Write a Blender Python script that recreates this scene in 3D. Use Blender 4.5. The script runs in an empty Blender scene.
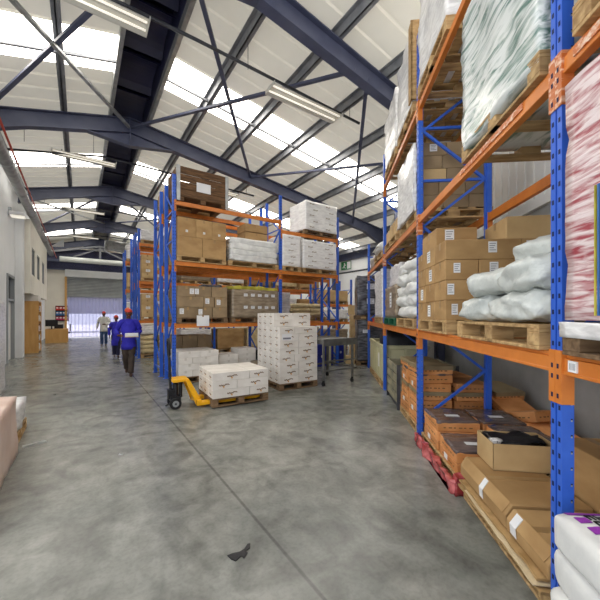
import bpy, bmesh, math, random
WORLD = 1.45; SUN = 7.0; EXPO = 0.45; ROOFT = .085
from math import sin, cos, pi, radians, atan2, sqrt
from mathutils import Vector, Matrix, noise

SC = bpy.context.scene
COL = SC.collection
rnd = random.Random(11)

# ------------------------------------------------------------------ frames
# building frame: x runs across the hall (n), y runs along the ridge (s)
# side frame: x runs into the right-hand racking (b), y runs along it (a)
RB = radians(34.4)
RR = radians(-5.36)
FR = {'B': RB, 'R': RR, 'W': 0.0, 'P': radians(31.0)}
FO = {'B': (0, 0), 'R': (0, 0), 'W': (0, 0), 'P': (-1.2, 5.715)}

def W(f, x, y, z=0.0):
    a = FR[f]; o = FO[f]
    return Vector((o[0] + x * cos(a) - y * sin(a), o[1] + x * sin(a) + y * cos(a), z))

# ------------------------------------------------------------------ materials
def lin(c):
    return tuple(((v / 255.0) / 12.92 if v <= 10 else ((v / 255.0 + .055) / 1.055) ** 2.4) for v in c) + (1.0,)

MATS = {}
def mat(name, c1, c2=None, scale=6.0, stretch=(1, 1, 1), rough=.6, rough2=None, metal=0.0, bump=0.0, bscale=None, spec=.4,
        detail=5.0, lo=.35, hi=.65, coat=0.0, emit=None, rot=(0, 0, 0), distort=0.0, rand=0.0, trans=0.0):
    if name in MATS: return MATS[name]
    m = bpy.data.materials.new(name); m.use_nodes = True
    nt = m.node_tree; N = nt.nodes; L = nt.links
    b = N['Principled BSDF']
    b.inputs['Roughness'].default_value = rough
    b.inputs['Metallic'].default_value = metal
    b.inputs['Specular IOR Level'].default_value = spec
    if coat: b.inputs['Coat Weight'].default_value = coat; b.inputs['Coat Roughness'].default_value = .2
    if trans: b.inputs['Transmission Weight'].default_value = trans
    tc = N.new('ShaderNodeTexCoord'); mp = N.new('ShaderNodeMapping')
    mp.inputs['Scale'].default_value = stretch; mp.inputs['Rotation'].default_value = rot
    L.new(tc.outputs['Object'], mp.inputs['Vector'])
    nz = N.new('ShaderNodeTexNoise'); nz.inputs['Scale'].default_value = scale
    nz.inputs['Detail'].default_value = detail; nz.inputs['Distortion'].default_value = distort
    oi = N.new('ShaderNodeObjectInfo')
    ad = N.new('ShaderNodeVectorMath'); ad.operation = 'ADD'
    sc = N.new('ShaderNodeVectorMath'); sc.operation = 'SCALE'; sc.inputs['Scale'].default_value = 17.0
    cb = N.new('ShaderNodeCombineXYZ')
    for k in range(3): L.new(oi.outputs['Random'], cb.inputs[k])
    L.new(cb.outputs[0], sc.inputs[0]); L.new(mp.outputs[0], ad.inputs[0]); L.new(sc.outputs[0], ad.inputs[1])
    L.new(ad.outputs[0], nz.inputs['Vector'])
    rp = N.new('ShaderNodeValToRGB')
    rp.color_ramp.elements[0].position = lo; rp.color_ramp.elements[1].position = hi
    rp.color_ramp.elements[0].color = lin(c1); rp.color_ramp.elements[1].color = lin(c2 or c1)
    L.new(nz.outputs['Fac'], rp.inputs['Fac'])
    out = rp.outputs['Color']
    if rand:
        hs = N.new('ShaderNodeHueSaturation')
        mr = N.new('ShaderNodeMapRange'); mr.inputs['To Min'].default_value = 1 - rand; mr.inputs['To Max'].default_value = 1 + rand
        L.new(oi.outputs['Random'], mr.inputs['Value']); L.new(mr.outputs[0], hs.inputs['Value'])
        L.new(out, hs.inputs['Color']); out = hs.outputs['Color']
    L.new(out, b.inputs['Base Color'])
    if rough2 is not None:
        mr2 = N.new('ShaderNodeMapRange'); mr2.inputs['To Min'].default_value = rough; mr2.inputs['To Max'].default_value = rough2
        L.new(nz.outputs['Fac'], mr2.inputs['Value']); L.new(mr2.outputs[0], b.inputs['Roughness'])
    if bump:
        bp = N.new('ShaderNodeBump'); bp.inputs['Strength'].default_value = bump; bp.inputs['Distance'].default_value = .02
        if bscale:
            n2 = N.new('ShaderNodeTexNoise'); n2.inputs['Scale'].default_value = bscale; n2.inputs['Detail'].default_value = 4
            L.new(ad.outputs[0], n2.inputs['Vector']); L.new(n2.outputs['Fac'], bp.inputs['Height'])
        else: L.new(nz.outputs['Fac'], bp.inputs['Height'])
        L.new(bp.outputs[0], b.inputs['Normal'])
    if emit:
        b.inputs['Emission Color'].default_value = lin(emit[0]); b.inputs['Emission Strength'].default_value = emit[1]
    MATS[name] = m
    return m

M = dict(
    blue=mat('blue_painted_steel', (44, 92, 194), (52, 102, 208), scale=9, rough=.38, spec=.5, lo=.3, hi=.7),
    hole=mat('punched_hole_dark', (14, 24, 66), rough=.7),
    orange=mat('orange_painted_steel', (196, 112, 42), (212, 126, 52), scale=8, rough=.4, spec=.5),
    worn=mat('worn_orange_steel', (190, 104, 50), (226, 196, 172), scale=7, stretch=(1, 4, 6), rough=.4, lo=.5, hi=.66),
    wood=mat('pallet_wood', (150, 118, 78), (196, 164, 116), scale=5, stretch=(1, 5, 5), rough=.75, bump=.2, rand=.15),
    woodd=mat('weathered_wood', (98, 76, 54), (134, 108, 80), scale=5, stretch=(1, 6, 6), rough=.8, bump=.25, rand=.12),
    woodc=mat('dark_crate_wood', (78, 54, 34), (116, 84, 54), scale=5, stretch=(1, 6, 8), rough=.75, bump=.25),
    greyw=mat('grey_crate_boards', (106, 104, 90), (162, 154, 126), scale=3, stretch=(1, 1, 3), rough=.7, bump=.15),
    dgrey=mat('dark_grey_plastic', (52, 54, 60), (70, 72, 78), scale=5, rough=.5),
    card=mat('brown_cardboard', (158, 124, 82), (180, 146, 100), scale=3, stretch=(1, 1, 2), rough=.72, rand=.07, spec=.25),
    cardl=mat('pale_cardboard', (180, 150, 106), (202, 172, 126), scale=3, rough=.72, rand=.06, spec=.25),
    cardg=mat('greyish_cardboard', (132, 112, 86), (156, 134, 104), scale=3, rough=.7, rand=.08, spec=.25),
    tape=mat('packing_tape', (150, 120, 80), (166, 134, 92), rough=.3),
    whitec=mat('white_carton_board', (214, 208, 200), (230, 225, 218), scale=4, rough=.6, rand=.03, spec=.3),
    whitetape=mat('clear_tape', (206, 200, 190), rough=.3),
    logob=mat('brown_print', (112, 82, 48), rough=.6),
    logoo=mat('amber_print', (208, 150, 56), rough=.6),
    paper=mat('white_paper', (232, 232, 232), (222, 222, 224), scale=2, rough=.6),
    ink=mat('grey_print', (120, 122, 128), rough=.6),
    black=mat('black_plastic', (20, 20, 24), (34, 34, 38), scale=6, rough=.42, bump=.1),
    blackfilm=mat('black_stretch_film', (54, 54, 60), (124, 124, 130), scale=5, stretch=(1, 1, 4), rough=.28, bump=.3, lo=.4, hi=.75, coat=.3),
    film=mat('white_stretch_film', (206, 204, 204), (240, 239, 238), scale=5, stretch=(1.5, 1.5, 5), rough=.3, bump=.35, lo=.35, hi=.65, coat=.3, distort=.4),
    greenfilm=mat('green_tinted_film', (84, 118, 108), (214, 219, 217), scale=4.2, stretch=(2.4, .7, 4.2), rot=(.75, 0, 0), rough=.2, bump=.6, lo=.34, hi=.54, coat=.5, distort=1.2, detail=12),
    redfilm=mat('film_over_red_cartons', (160, 70, 80), (226, 210, 210), scale=5.5, stretch=(1.2, 1.2, 9), rot=(.35, 0, 0), rough=.28, bump=.35, lo=.36, hi=.6, coat=.4, distort=.5, detail=8),
    pinkcard=mat('pinkish_wrapped_board', (206, 176, 160), (226, 204, 192), scale=2.5, rough=.45, bump=.15, coat=.2),
    redwrap=mat('red_film_bundle', (150, 52, 56), (214, 120, 120), scale=9, rough=.25, bump=.4, coat=.4, lo=.4, hi=.7),
    sackw=mat('white_woven_sack', (206, 206, 204), (228, 228, 224), scale=7, rough=.6, bump=.3, bscale=9),
    sackg=mat('grey_white_sack', (178, 183, 180), (214, 217, 212), scale=6, rough=.42, bump=.9, bscale=13),
    sackc=mat('cream_sack', (196, 176, 132), (224, 206, 164), scale=5, rough=.65, bump=.3, bscale=8),
    purple=mat('purple_print', (140, 52, 160), (152, 62, 172), scale=20, rough=.5),
    orcard=mat('orange_printed_carton', (190, 124, 68), (218, 154, 98), scale=4, rough=.55, rand=.2, spec=.35),
    filmtop=mat('dark_glossy_film_cover', (78, 66, 66), (128, 112, 106), scale=5, stretch=(1, 3, 1), rough=.22, bump=.3, coat=.4, lo=.35, hi=.7),
    olive=mat('olive_drab_lid', (124, 108, 80), (146, 130, 98), scale=4, rough=.6),
    bin=mat('beige_plastic_bin', (186, 180, 142), (202, 196, 158), scale=2, rough=.45),
    navy=mat('navy_painted_steel', (66, 71, 95), (78, 83, 106), scale=3, rough=.45, spec=.5),
    navyd=mat('dark_navy_sheet', (34, 36, 66), (46, 48, 80), scale=2, rough=.35, spec=.5),
    galv=mat('galvanised_steel', (150, 152, 152), (178, 180, 180), scale=6, rough=.4, metal=.5),
    galvd=mat('dull_purlin_steel', (120, 122, 128), (142, 144, 148), scale=4, rough=.5, metal=.3),
    steel=mat('grey_steel_frame', (92, 92, 90), (116, 116, 114), scale=6, rough=.4, metal=.4),
    roof=mat('roof_sheet', (206, 202, 192), (216, 212, 202), scale=1.2, rough=.5, spec=.3),
    sky=mat('skylight_sheet', (240, 236, 226), rough=.4, emit=((255, 250, 240), 5.5)),
    wall=mat('white_wall_paint', (222, 224, 225), (230, 232, 233), scale=1.5, rough=.55, spec=.3),
    wallc=mat('cream_wall_paint', (220, 216, 204), (228, 224, 212), scale=1.5, rough=.6, spec=.3),
    wallg=mat('grey_block_wall', (164, 164, 161), (180, 180, 177), scale=3, rough=.8, bump=.1),
    clad=mat('white_cladding', (228, 228, 225), (236, 236, 233), scale=1.0, rough=.5),
    frame=mat('aluminium_frame', (150, 154, 156), rough=.4, metal=.3),
    glass=mat('dark_window_glass', (34, 38, 44), rough=.08, spec=.6),
    shutter=mat('grey_roller_shutter', (150, 154, 156), (164, 168, 168), scale=2, rough=.45, metal=.2),
    yellow=mat('yellow_painted_steel', (232, 168, 20), (244, 182, 34), scale=8, rough=.4),
    lime=mat('lime_sticker', (196, 204, 40), rough=.5),
    rubber=mat('black_rubber', (26, 26, 28), rough=.7),
    ochre=mat('ochre_veneer', (196, 148, 84), (208, 162, 98), scale=3, stretch=(3, 3, .6), rough=.5),
    bluep=mat('dark_blue_plastic', (30, 40, 130), (38, 50, 150), scale=4, rough=.45),
    greenp=mat('green_plastic', (26, 92, 64), rough=.5),
    redp=mat('red_plastic', (206, 52, 40), rough=.45),
    redpipe=mat('red_pipe_paint', (168, 66, 52), rough=.45),
    yfilm=mat('yellow_green_film', (150, 142, 40), (206, 196, 84), scale=6, rough=.3, bump=.3, coat=.3),
    wrapbr=mat('film_over_brown_cartons', (120, 104, 84), (158, 142, 120), scale=4, stretch=(1, 1, 4), rough=.35, bump=.25, coat=.3),
    exitg=mat('exit_sign_green', (40, 120, 70), rough=.4),
    skin=mat('brown_skin', (96, 62, 46), (108, 72, 54), scale=8, rough=.5),
    jacket=mat('royal_blue_overall', (44, 40, 168), (56, 52, 190), scale=6, rough=.75, bump=.3, bscale=10),
    trous=mat('dark_brown_trousers', (62, 52, 46), (78, 66, 58), scale=6, rough=.8, bump=.2),
    navycl=mat('navy_trousers', (36, 36, 64), (46, 46, 78), scale=6, rough=.8),
    jeans=mat('blue_jeans', (48, 70, 110), (66, 90, 130), scale=8, rough=.8),
    coatw=mat('white_work_coat', (220, 220, 214), (230, 230, 226), scale=6, rough=.7, bump=.2),
    cap=mat('red_cap', (206, 62, 48), (218, 78, 60), scale=6, rough=.6),
    capo=mat('orange_cap_cloth', (222, 120, 40), rough=.6),
    shoe=mat('brown_leather_shoe', (66, 44, 34), rough=.5),
    hair=mat('black_hair', (18, 15, 14), rough=.6),
    eye=mat('eye_white', (225, 222, 215), rough=.3),
    tube=mat('fluorescent_tube', (240, 240, 236), rough=.3, emit=((255, 246, 228), .5)),
    fixt=mat('lamp_reflector', (206, 204, 196), rough=.3, metal=.3),
    pvc=mat('pvc_strip', (206, 208, 226), rough=.15, trans=.0),
    lite=mat('pale_pipe', (196, 200, 196), (206, 210, 206), scale=3, rough=.4),
    flatcard=mat('crushed_cardboard', (150, 118, 74), (186, 152, 104), scale=7, stretch=(1, 1, 4), rough=.75, bump=.4),
    kraft=mat('pale_kraft_paper', (206, 186, 150), (220, 202, 168), scale=3, rough=.65),
    filmw=mat('clear_film_over_white_cartons', (222, 220, 219), (243, 242, 240), scale=5, stretch=(1.2, 1.2, 4), rough=.32, bump=.2, lo=.35, hi=.62, coat=.3),
    faint=mat('faint_grey_brown_print', (172, 160, 146), rough=.6),
    mag=mat('magenta_packets', (196, 40, 84), rough=.5),
    cyan=mat('blue_packets', (60, 110, 170), rough=.5),
)

# floor: cloudy power-floated concrete with saw cuts
def floor_mat():
    m = bpy.data.materials.new('worn_concrete'); m.use_nodes = True
    nt = m.node_tree; N = nt.nodes; L = nt.links; b = N['Principled BSDF']
    tc = N.new('ShaderNodeTexCoord')
    def nz(scale, det, dist=0, st=(1, 1, 1)):
        mp = N.new('ShaderNodeMapping'); mp.inputs['Scale'].default_value = st
        L.new(tc.outputs['Object'], mp.inputs[0])
        n = N.new('ShaderNodeTexNoise'); n.inputs['Scale'].default_value = scale; n.inputs['Detail'].default_value = det
        n.inputs['Distortion'].default_value = dist
        L.new(mp.outputs[0], n.inputs['Vector']); return n
    a = nz(.8, 8, .6); c = nz(4.5, 10, .8); d = nz(14, 6, 0, (1, .35, 1)); e = nz(.35, 3)
    def ramp(src, p0, c0, p1, c1):
        r = N.new('ShaderNodeValToRGB'); r.color_ramp.elements[0].position = p0; r.color_ramp.elements[1].position = p1
        r.color_ramp.elements[0].color = c0; r.color_ramp.elements[1].color = c1
        L.new(src, r.inputs['Fac']); return r.outputs['Color']
    def mix(t, f, A, B):
        x = N.new('ShaderNodeMix'); x.data_type = 'RGBA'; x.blend_type = t
        x.inputs[0].default_value = f; L.new(A, x.inputs[6]); L.new(B, x.inputs[7]); return x.outputs[2]
    g = lambda v: lin((v, v, v)); f2 = nz(38, 8, .3); f3 = nz(2.2, 12, 1.6)
    col = ramp(a.outputs['Fac'], .3, lin((136, 138, 133)), .7, lin((170, 169, 161)))
    col = mix('MULTIPLY', .4, col, ramp(c.outputs['Fac'], .3, g(165), .6, g(255)))
    col = mix('MULTIPLY', .28, col, ramp(d.outputs['Fac'], .28, g(190), .66, g(255)))
    col = mix('MULTIPLY', .6, col, ramp(e.outputs['Fac'], .35, lin((196, 200, 196)), .62, g(255)))
    col = mix('MULTIPLY', .2, col, ramp(f2.outputs['Fac'], .38, g(185), .55, g(255)))
    col = mix('MULTIPLY', .55, col, ramp(f3.outputs['Fac'], .34, g(176), .56, g(255)))
    sp = N.new('ShaderNodeSeparateXYZ'); L.new(tc.outputs['Object'], sp.inputs[0])
    def line(sock, v, w, s):          # saw cut at coordinate v
        q = N.new('ShaderNodeMath'); q.operation = 'SUBTRACT'; L.new(sock, q.inputs[0]); q.inputs[1].default_value = v
        ab = N.new('ShaderNodeMath'); ab.operation = 'ABSOLUTE'; L.new(q.outputs[0], ab.inputs[0])
        mr = N.new('ShaderNodeMapRange'); mr.inputs['From Min'].default_value = w; mr.inputs['From Max'].default_value = w * 2.6
        mr.inputs['To Min'].default_value = s; mr.inputs['To Max'].default_value = 1.0
        L.new(ab.outputs[0], mr.inputs['Value']); return mr.outputs[0]
    for (ax, v, w, s) in (('X', 1.06, .006, .62), ('Y', 4.67, .004, .78), ('X', -3.2, .004, .8)):
        x = N.new('ShaderNodeMix'); x.data_type = 'RGBA'; x.blend_type = 'MULTIPLY'; x.inputs[0].default_value = 1
        L.new(col, x.inputs[6]); L.new(line(sp.outputs[ax], v, w, s), x.inputs[7]); col = x.outputs[2]
    L.new(col, b.inputs['Base Color'])
    mr = N.new('ShaderNodeMapRange'); mr.inputs['To Min'].default_value = .235; mr.inputs['To Max'].default_value = .25
    L.new(c.outputs['Fac'], mr.inputs['Value']); L.new(mr.outputs[0], b.inputs['Roughness'])
    bp = N.new('ShaderNodeBump'); bp.inputs['Strength'].default_value = .05; bp.inputs['Distance'].default_value = .003; L.new(d.outputs['Fac'], bp.inputs['Height'])
    L.new(bp.outputs[0], b.inputs['Normal'])
    b.inputs['Specular IOR Level'].default_value = .35
    return m

def pvc_mat():
    m = bpy.data.materials.new('clear_pvc_strip'); m.use_nodes = True
    nt = m.node_tree; N = nt.nodes; L = nt.links
    out = N['Material Output']; b = N['Principled BSDF']
    b.inputs['Base Color'].default_value = lin((190, 192, 214)); b.inputs['Roughness'].default_value = .2
    t = N.new('ShaderNodeBsdfTransparent'); t.inputs[0].default_value = lin((236, 236, 250))
    x = N.new('ShaderNodeMixShader'); x.inputs[0].default_value = .38
    L.new(t.outputs[0], x.inputs[1]); L.new(b.outputs[0], x.inputs[2]); L.new(x.outputs[0], out.inputs['Surface'])
    return m
M['pvc'] = pvc_mat()
def let_light_through(m, k):                  # translucency added to the opaque roof sheets to brighten ceiling and hall
    nt = m.node_tree; N = nt.nodes; L = nt.links; b = N['Principled BSDF']; out = N['Material Output']
    t = N.new('ShaderNodeBsdfTranslucent'); t.inputs['Color'].default_value = lin((226, 222, 210))
    x = N.new('ShaderNodeMixShader'); x.inputs[0].default_value = k
    L.new(b.outputs[0], x.inputs[1]); L.new(t.outputs[0], x.inputs[2]); L.new(x.outputs[0], out.inputs['Surface'])
let_light_through(M['roof'], ROOFT)

# ------------------------------------------------------------------ mesh builder
class MB:
    def __init__(s): s.v = []; s.f = []; s.mi = []; s.cm = 0
    def add(s, vs, fs):
        o = len(s.v); s.v += [tuple(p) for p in vs]; s.f += [tuple(i + o for i in q) for q in fs]; s.mi += [s.cm] * (len(s.f) - len(s.mi)); return s
    def box(s, x0, x1, y0, y1, z0, z1):
        return s.add([(x0, y0, z0), (x1, y0, z0), (x1, y1, z0), (x0, y1, z0), (x0, y0, z1), (x1, y0, z1), (x1, y1, z1), (x0, y1, z1)],
                     [(0, 3, 2, 1), (4, 5, 6, 7), (0, 1, 5, 4), (1, 2, 6, 5), (2, 3, 7, 6), (3, 0, 4, 7)])
    def bar(s, p, q, w, h, up=(0, 0, 1)):       # rectangular bar from p to q
        p = Vector(p); q = Vector(q); d = (q - p).normalized(); u = Vector(up)
        if abs(d.dot(u)) > .98: u = Vector((0, 1, 0))
        x = d.cross(u).normalized(); z = x.cross(d).normalized()
        vs = [c + x * (a * w / 2) + z * (b * h / 2) for c in (p, q) for (a, b) in ((-1, -1), (1, -1), (1, 1), (-1, 1))]
        return s.add(vs, [(0, 3, 2, 1), (4, 5, 6, 7), (0, 1, 5, 4), (1, 2, 6, 5), (2, 3, 7, 6), (3, 0, 4, 7)])
    def tube(s, pts, r, n=10, caps=True):
        pts = [Vector(p) for p in pts]; k = len(pts); rings = []
        for i, p in enumerate(pts):
            d = (pts[min(i + 1, k - 1)] - pts[max(i - 1, 0)]).normalized()
            u = Vector((0, 0, 1)) if abs(d.z) < .95 else Vector((1, 0, 0))
            x = d.cross(u).normalized(); y = x.cross(d)
            rr = r[i] if isinstance(r, (list, tuple)) else r
            rings.append([p + (x * cos(2 * pi * j / n) + y * sin(2 * pi * j / n)) * rr for j in range(n)])
        vs = [v for g in rings for v in g]; fs = []
        for i in range(k - 1):
            for j in range(n): fs.append((i * n + j, i * n + (j + 1) % n, (i + 1) * n + (j + 1) % n, (i + 1) * n + j))
        if caps: fs += [tuple(reversed(range(n))), tuple((k - 1) * n + j for j in range(n))]
        return s.add(vs, fs)
    def prism(s, poly, axis, a0, a1):           # extrude a 2D polygon; axis x: (y,z), y: (x,z), z: (x,y)
        n = len(poly)
        def P(u, v, a): return (a, u, v) if axis == 'x' else (u, a, v) if axis == 'y' else (u, v, a)
        vs = [P(u, v, a0) for u, v in poly] + [P(u, v, a1) for u, v in poly]
        fs = [tuple(reversed(range(n))), tuple(range(n, 2 * n))] + [(i, (i + 1) % n, n + (i + 1) % n, n + i) for i in range(n)]
        return s.add(vs, fs)
    def ball(s, c, r, n=12, m=8):
        c = Vector(c); r = r if isinstance(r, (tuple, list)) else (r, r, r)
        vs = [c + Vector((0, 0, r[2]))]; fs = []
        for i in range(1, m):
            t = pi * i / m
            for j in range(n): vs.append(c + Vector((r[0] * sin(t) * cos(2 * pi * j / n), r[1] * sin(t) * sin(2 * pi * j / n), r[2] * cos(t))))
        vs.append(c - Vector((0, 0, r[2]))); e = len(vs) - 1
        for j in range(n):
            fs.append((0, 1 + j, 1 + (j + 1) % n)); fs.append((e, 1 + (m - 2) * n + (j + 1) % n, 1 + (m - 2) * n + j))
            for i in range(m - 2):
                a = 1 + i * n; fs.append((a + j, a + n + j, a + n + (j + 1) % n, a + (j + 1) % n))
        return s.add(vs, fs)
    def mesh(s, name, bevel=0.0, smooth=False):
        me = bpy.data.meshes.new(name)
        bm = bmesh.new()
        vv = [bm.verts.new(p) for p in s.v]
        for q, k in zip(s.f, s.mi + [0] * len(s.f)):
            try: bm.faces.new([vv[i] for i in q]).material_index = k
            except ValueError: pass
        bmesh.ops.recalc_face_normals(bm, faces=bm.faces[:])
        if bevel: bmesh.ops.bevel(bm, geom=[e for e in bm.edges if all(f.material_index == 0 for f in e.link_faces)], offset=bevel, segments=1, affect='EDGES', profile=.5)
        if smooth:
            for f in bm.faces: f.smooth = True
        bm.to_mesh(me); bm.free(); return me

def put(name, me, m, parent=None, loc=(0, 0, 0), rz=0.0, label=None):
    o = bpy.data.objects.new(name, me); COL.objects.link(o)
    o.location = loc; o.rotation_euler = (0, 0, rz)
    if m is not None and len(me.materials) == 0:
        for q in (m if isinstance(m, tuple) else (m,)): me.materials.append(M[q] if isinstance(q, str) else q)
    if parent is not None: o.parent = parent
    if label: o['label'] = label
    return o
def mk(mb, name, m, parent=None, bevel=0.0, smooth=False, loc=(0, 0, 0), rz=0.0, label=None):
    return put(name, mb.mesh(name, bevel, smooth), m, parent, loc, rz, label)
def tag(o, label, cat, group=None):
    o['label'] = label; o['category'] = cat
    if group: o['group'] = group
    return o
def thing(name, label, cat, f='W', x=0, y=0, z=0, drz=0.0, group=None):
    o = bpy.data.objects.new(name, None); COL.objects.link(o)
    o.location = W(f, x, y, z); o.rotation_euler = (0, 0, FR[f] + drz); o.empty_display_size = .1
    return tag(o, label, cat, group)
def struct(mb, name, m, f='B', bevel=0.0, smooth=False, parent=None):
    o = mk(mb, name, m, parent, bevel, smooth)
    if parent is None:
        o.location = (0, 0, 0); o.rotation_euler = (0, 0, FR[f]); o['kind'] = 'structure'
    return o

ORD = ['first', 'second', 'third', 'fourth', 'fifth', 'sixth', 'seventh', 'eighth', 'ninth', 'tenth', 'eleventh', 'twelfth']
CACHE = {}
def cached(key, fn):
    if key not in CACHE: CACHE[key] = fn()
    return CACHE[key]
# ------------------------------------------------------------------ building shell
RN = 1.08                                   # ridge position across the hall
def zr(n): return 6.34 - .25 * (RN - n) if n < RN else 6.34 - .15 * (n - RN)    # underside of the rafters
SB = 5.45; S0 = -1.28; SEND = 26.0; NL = -1.9; NR = 13.0
fl = MB().box(-7, 15, -2.2, 27, -.1, 0)
struct(fl, 'floor', floor_mat())
gd = struct(MB().box(-14, 20, 26.8, 60, -.12, -.02), 'ground_outside', mat('sunlit_yard', (206, 204, 200), (220, 218, 214), scale=2, rough=.8))

# roof sheets with shallow ribs, skylight strips in between
RT = .60
def sheet(n0, n1, s0, s1, dz=0.0, pitch=.5):
    mb = MB(); prof = []
    k = max(1, round((s1 - s0) / pitch)); st = (s1 - s0) / k
    for i in range(k):
        a = s0 + i * st
        prof += [(a, 0), (a + st - .09, 0), (a + st - .065, .035), (a + st - .025, .035)]
    prof.append((s1, 0))
    vs = []; fs = []
    for (n, z) in ((n0, zr(n0) + RT + dz), (n1, zr(n1) + RT + dz)):
        for (s, h) in prof: vs.append((n, s, z + h))
    K = len(prof)
    for i in range(K - 1): fs.append((i, i + 1, K + i + 1, K + i))
    return mb.add(vs, fs)
ceil_mb = MB()
bays = [S0 + i * SB for i in range(5)]
FS = [S0 + i * SB + (.14 if i == 1 else 0) for i in range(6)]
SK0, SK1 = 2.8, 3.9
for (n0, n1) in ((NL - .1, .66), (1.5, NR + .1)):
    cuts = [S0]
    for b in bays: cuts += [b + SK0, b + SK1]
    cuts.append(SEND)
    for i in range(0, len(cuts), 2):
        q = sheet(n0, n1, cuts[i], cuts[i + 1]); ceil_mb.add(q.v, q.f)
    for b in bays:
        if n0 < 0: m0, m1 = n0, n1 - .02
        else: m0, m1 = n0 + .02, min(n1, 12.4)
        struct(sheet(m0, m1, b + SK0, b + SK1, 0, .25), 'skylight', 'sky')
        if m1 < n1 - .5:
            q = sheet(m1, n1, b + SK0, b + SK1); ceil_mb.add(q.v, q.f)
struct(ceil_mb, 'ceiling', 'roof')
# raised ridge ventilator
rv = MB()
for n in (.66, 1.5): rv.box(n - .015, n + .015, S0, SEND, zr(n) + RT - .02, zr(n) + RT + .5)
rv.box(.62, 1.54, S0, SEND, zr(RN) + RT + .42, zr(RN) + RT + .5)
struct(rv, 'ridge_ventilator', 'navyd')
for i in range(5):
    for j in range(4):
        s = S0 + i * SB + .7 + j * 1.36; mb = MB(); pts = []
        for k in range(13):
            t = k / 12; pts.append((s + t * 1.2, zr(RN) + RT + .08 + .3 * sin(pi * t) ** .6))
        poly = pts + [(p[0], p[1] + .02) for p in reversed(pts)]
        mb.prism(poly, 'x', .70, 1.46)
        struct(mb, 'ventilator_throat', 'navyd')
for n in (.63, 1.53):
    struct(MB().box(n - .04, n + .04, S0, SEND, zr(n) + .40, zr(n) + RT + .0), 'trim_ridge', 'galv')
# portal frames: I-section rafters, haunches, apex brackets, columns
def ibeam(pts, w=.19, tf=.025, tw=.02):      # pts: (n, zbottom, ztop)
    mb = MB()
    for (a, b) in zip(pts, pts[1:]):
        for (lo, hi, ww) in (('b', 0, w), ('t', 0, w), ('w', 0, tw)):
            def zz(p):
                if lo == 'b': return p[1], p[1] + tf
                if lo == 't': return p[2] - tf, p[2]
                return p[1] + tf, p[2] - tf
            (z0, z1), (z2, z3) = zz(a), zz(b)
            h = ww / 2
            mb.add([(a[0], -h, z0), (a[0], h, z0), (a[0], h, z1), (a[0], -h, z1), (b[0], -h, z2), (b[0], h, z2), (b[0], h, z3), (b[0], -h, z3)],
                   [(0, 1, 2, 3), (7, 6, 5, 4), (0, 4, 5, 1), (1, 5, 6, 2), (2, 6, 7, 3), (3, 7, 4, 0)])
    return mb
WB = 2.62                                     # plane of the slanting side wall (side frame)
def wall_n(s):                                # where the slanting wall crosses a frame line
    # b = n*cos(RB-RR) - s*sin(RB-RR)
    d = RB - RR
    return (WB + s * sin(d)) / cos(d)
for i in range(6):
    s = FS[i]
    nr = min(NR - .1, wall_n(s) - .05)
    kink = nr - 1.5
    pts = [(NL + .05, zr(NL + .05) - .12, zr(NL + .05) + .4), (NL + .9, zr(NL + .9), zr(NL + .9) + .4), (RN, zr(RN), zr(RN) + .4)]
    pts += [(kink, zr(kink), zr(kink) + .4), (nr, zr(nr) - .38, zr(nr) + .4)]
    mb = ibeam(pts); mb.v = [(p[0], p[1] + s, p[2]) for p in mb.v]
    struct(mb, 'rafter', 'navy')
    hb = MB()                                 # apex haunch
    hb.prism([(RN - .95, zr(RN - .95)), (RN, zr(RN) - .34), (RN + 1.1, zr(RN + 1.1)), (RN, zr(RN) + .02)], 'y', s - .012, s + .012)
    for sg in (-1, 1):
        e = (RN - .95, s, zr(RN - .95)) if sg < 0 else (RN + 1.1, s, zr(RN + 1.1))
        hb.bar((RN, s, zr(RN) - .34), e, .17, .02)
    hb.box(RN - .015, RN + .015, s - .09, s + .09, zr(RN) - .34, zr(RN) + .38)
    struct(hb, 'apex_bracket', 'navy')
    if i >= 1:
        cb = MB().box(nr - .12, nr + .12, s - .1, s + .1, 0, zr(nr) - .3)
        struct(cb, 'column', 'navy')
# purlins
for n in (-1.72, -.34, 2.5, 3.72, 4.95, 6.2, 7.45, 8.7, 9.95, 11.2, 12.5):
    z = zr(n) + .40; mb = MB()
    mb.box(n - .012, n + .012, S0, SEND, z, z + .19); mb.box(n - .012, n + .075, S0, SEND, z, z + .016); mb.box(n - .075, n + .012, S0, SEND, z + .175, z + .19)
    struct(mb, 'purlin', 'galvd')
# purlin tie rods, halfway in each bay
for i in range(5):
    s = S0 + i * SB + 3.35
    for (n0, n1) in ((NL, .62), (1.54, min(NR, wall_n(s) - .1))):
        struct(MB().bar((n0, s, zr(n0) + .46), (n1, s, zr(n1) + .46), .05, .05), 'purlin_tie', 'galvd')
# wind bracing between the frames
def brace(n0, s0, n1, s1, m='galv', dz=.16):
    struct(MB().bar((n0, s0, zr(n0) + dz), (n1, s1, zr(n1) + dz), .075, .05), 'wind_brace', m)
for i in (1, 3):
    a = FS[i]; b = FS[i + 1]
    brace(RN, b, 4.2, a, 'navy'); brace(RN, a, 4.6, b, 'navy', .22)
    brace(4.5, a, 9.2, b, 'navy'); brace(4.6, b, 7.6, a + .6, 'navy', .22)
    brace(RN, b, -1.8, a, 'galv'); brace(-1.8, b, RN, a, 'navy', .22)
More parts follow.
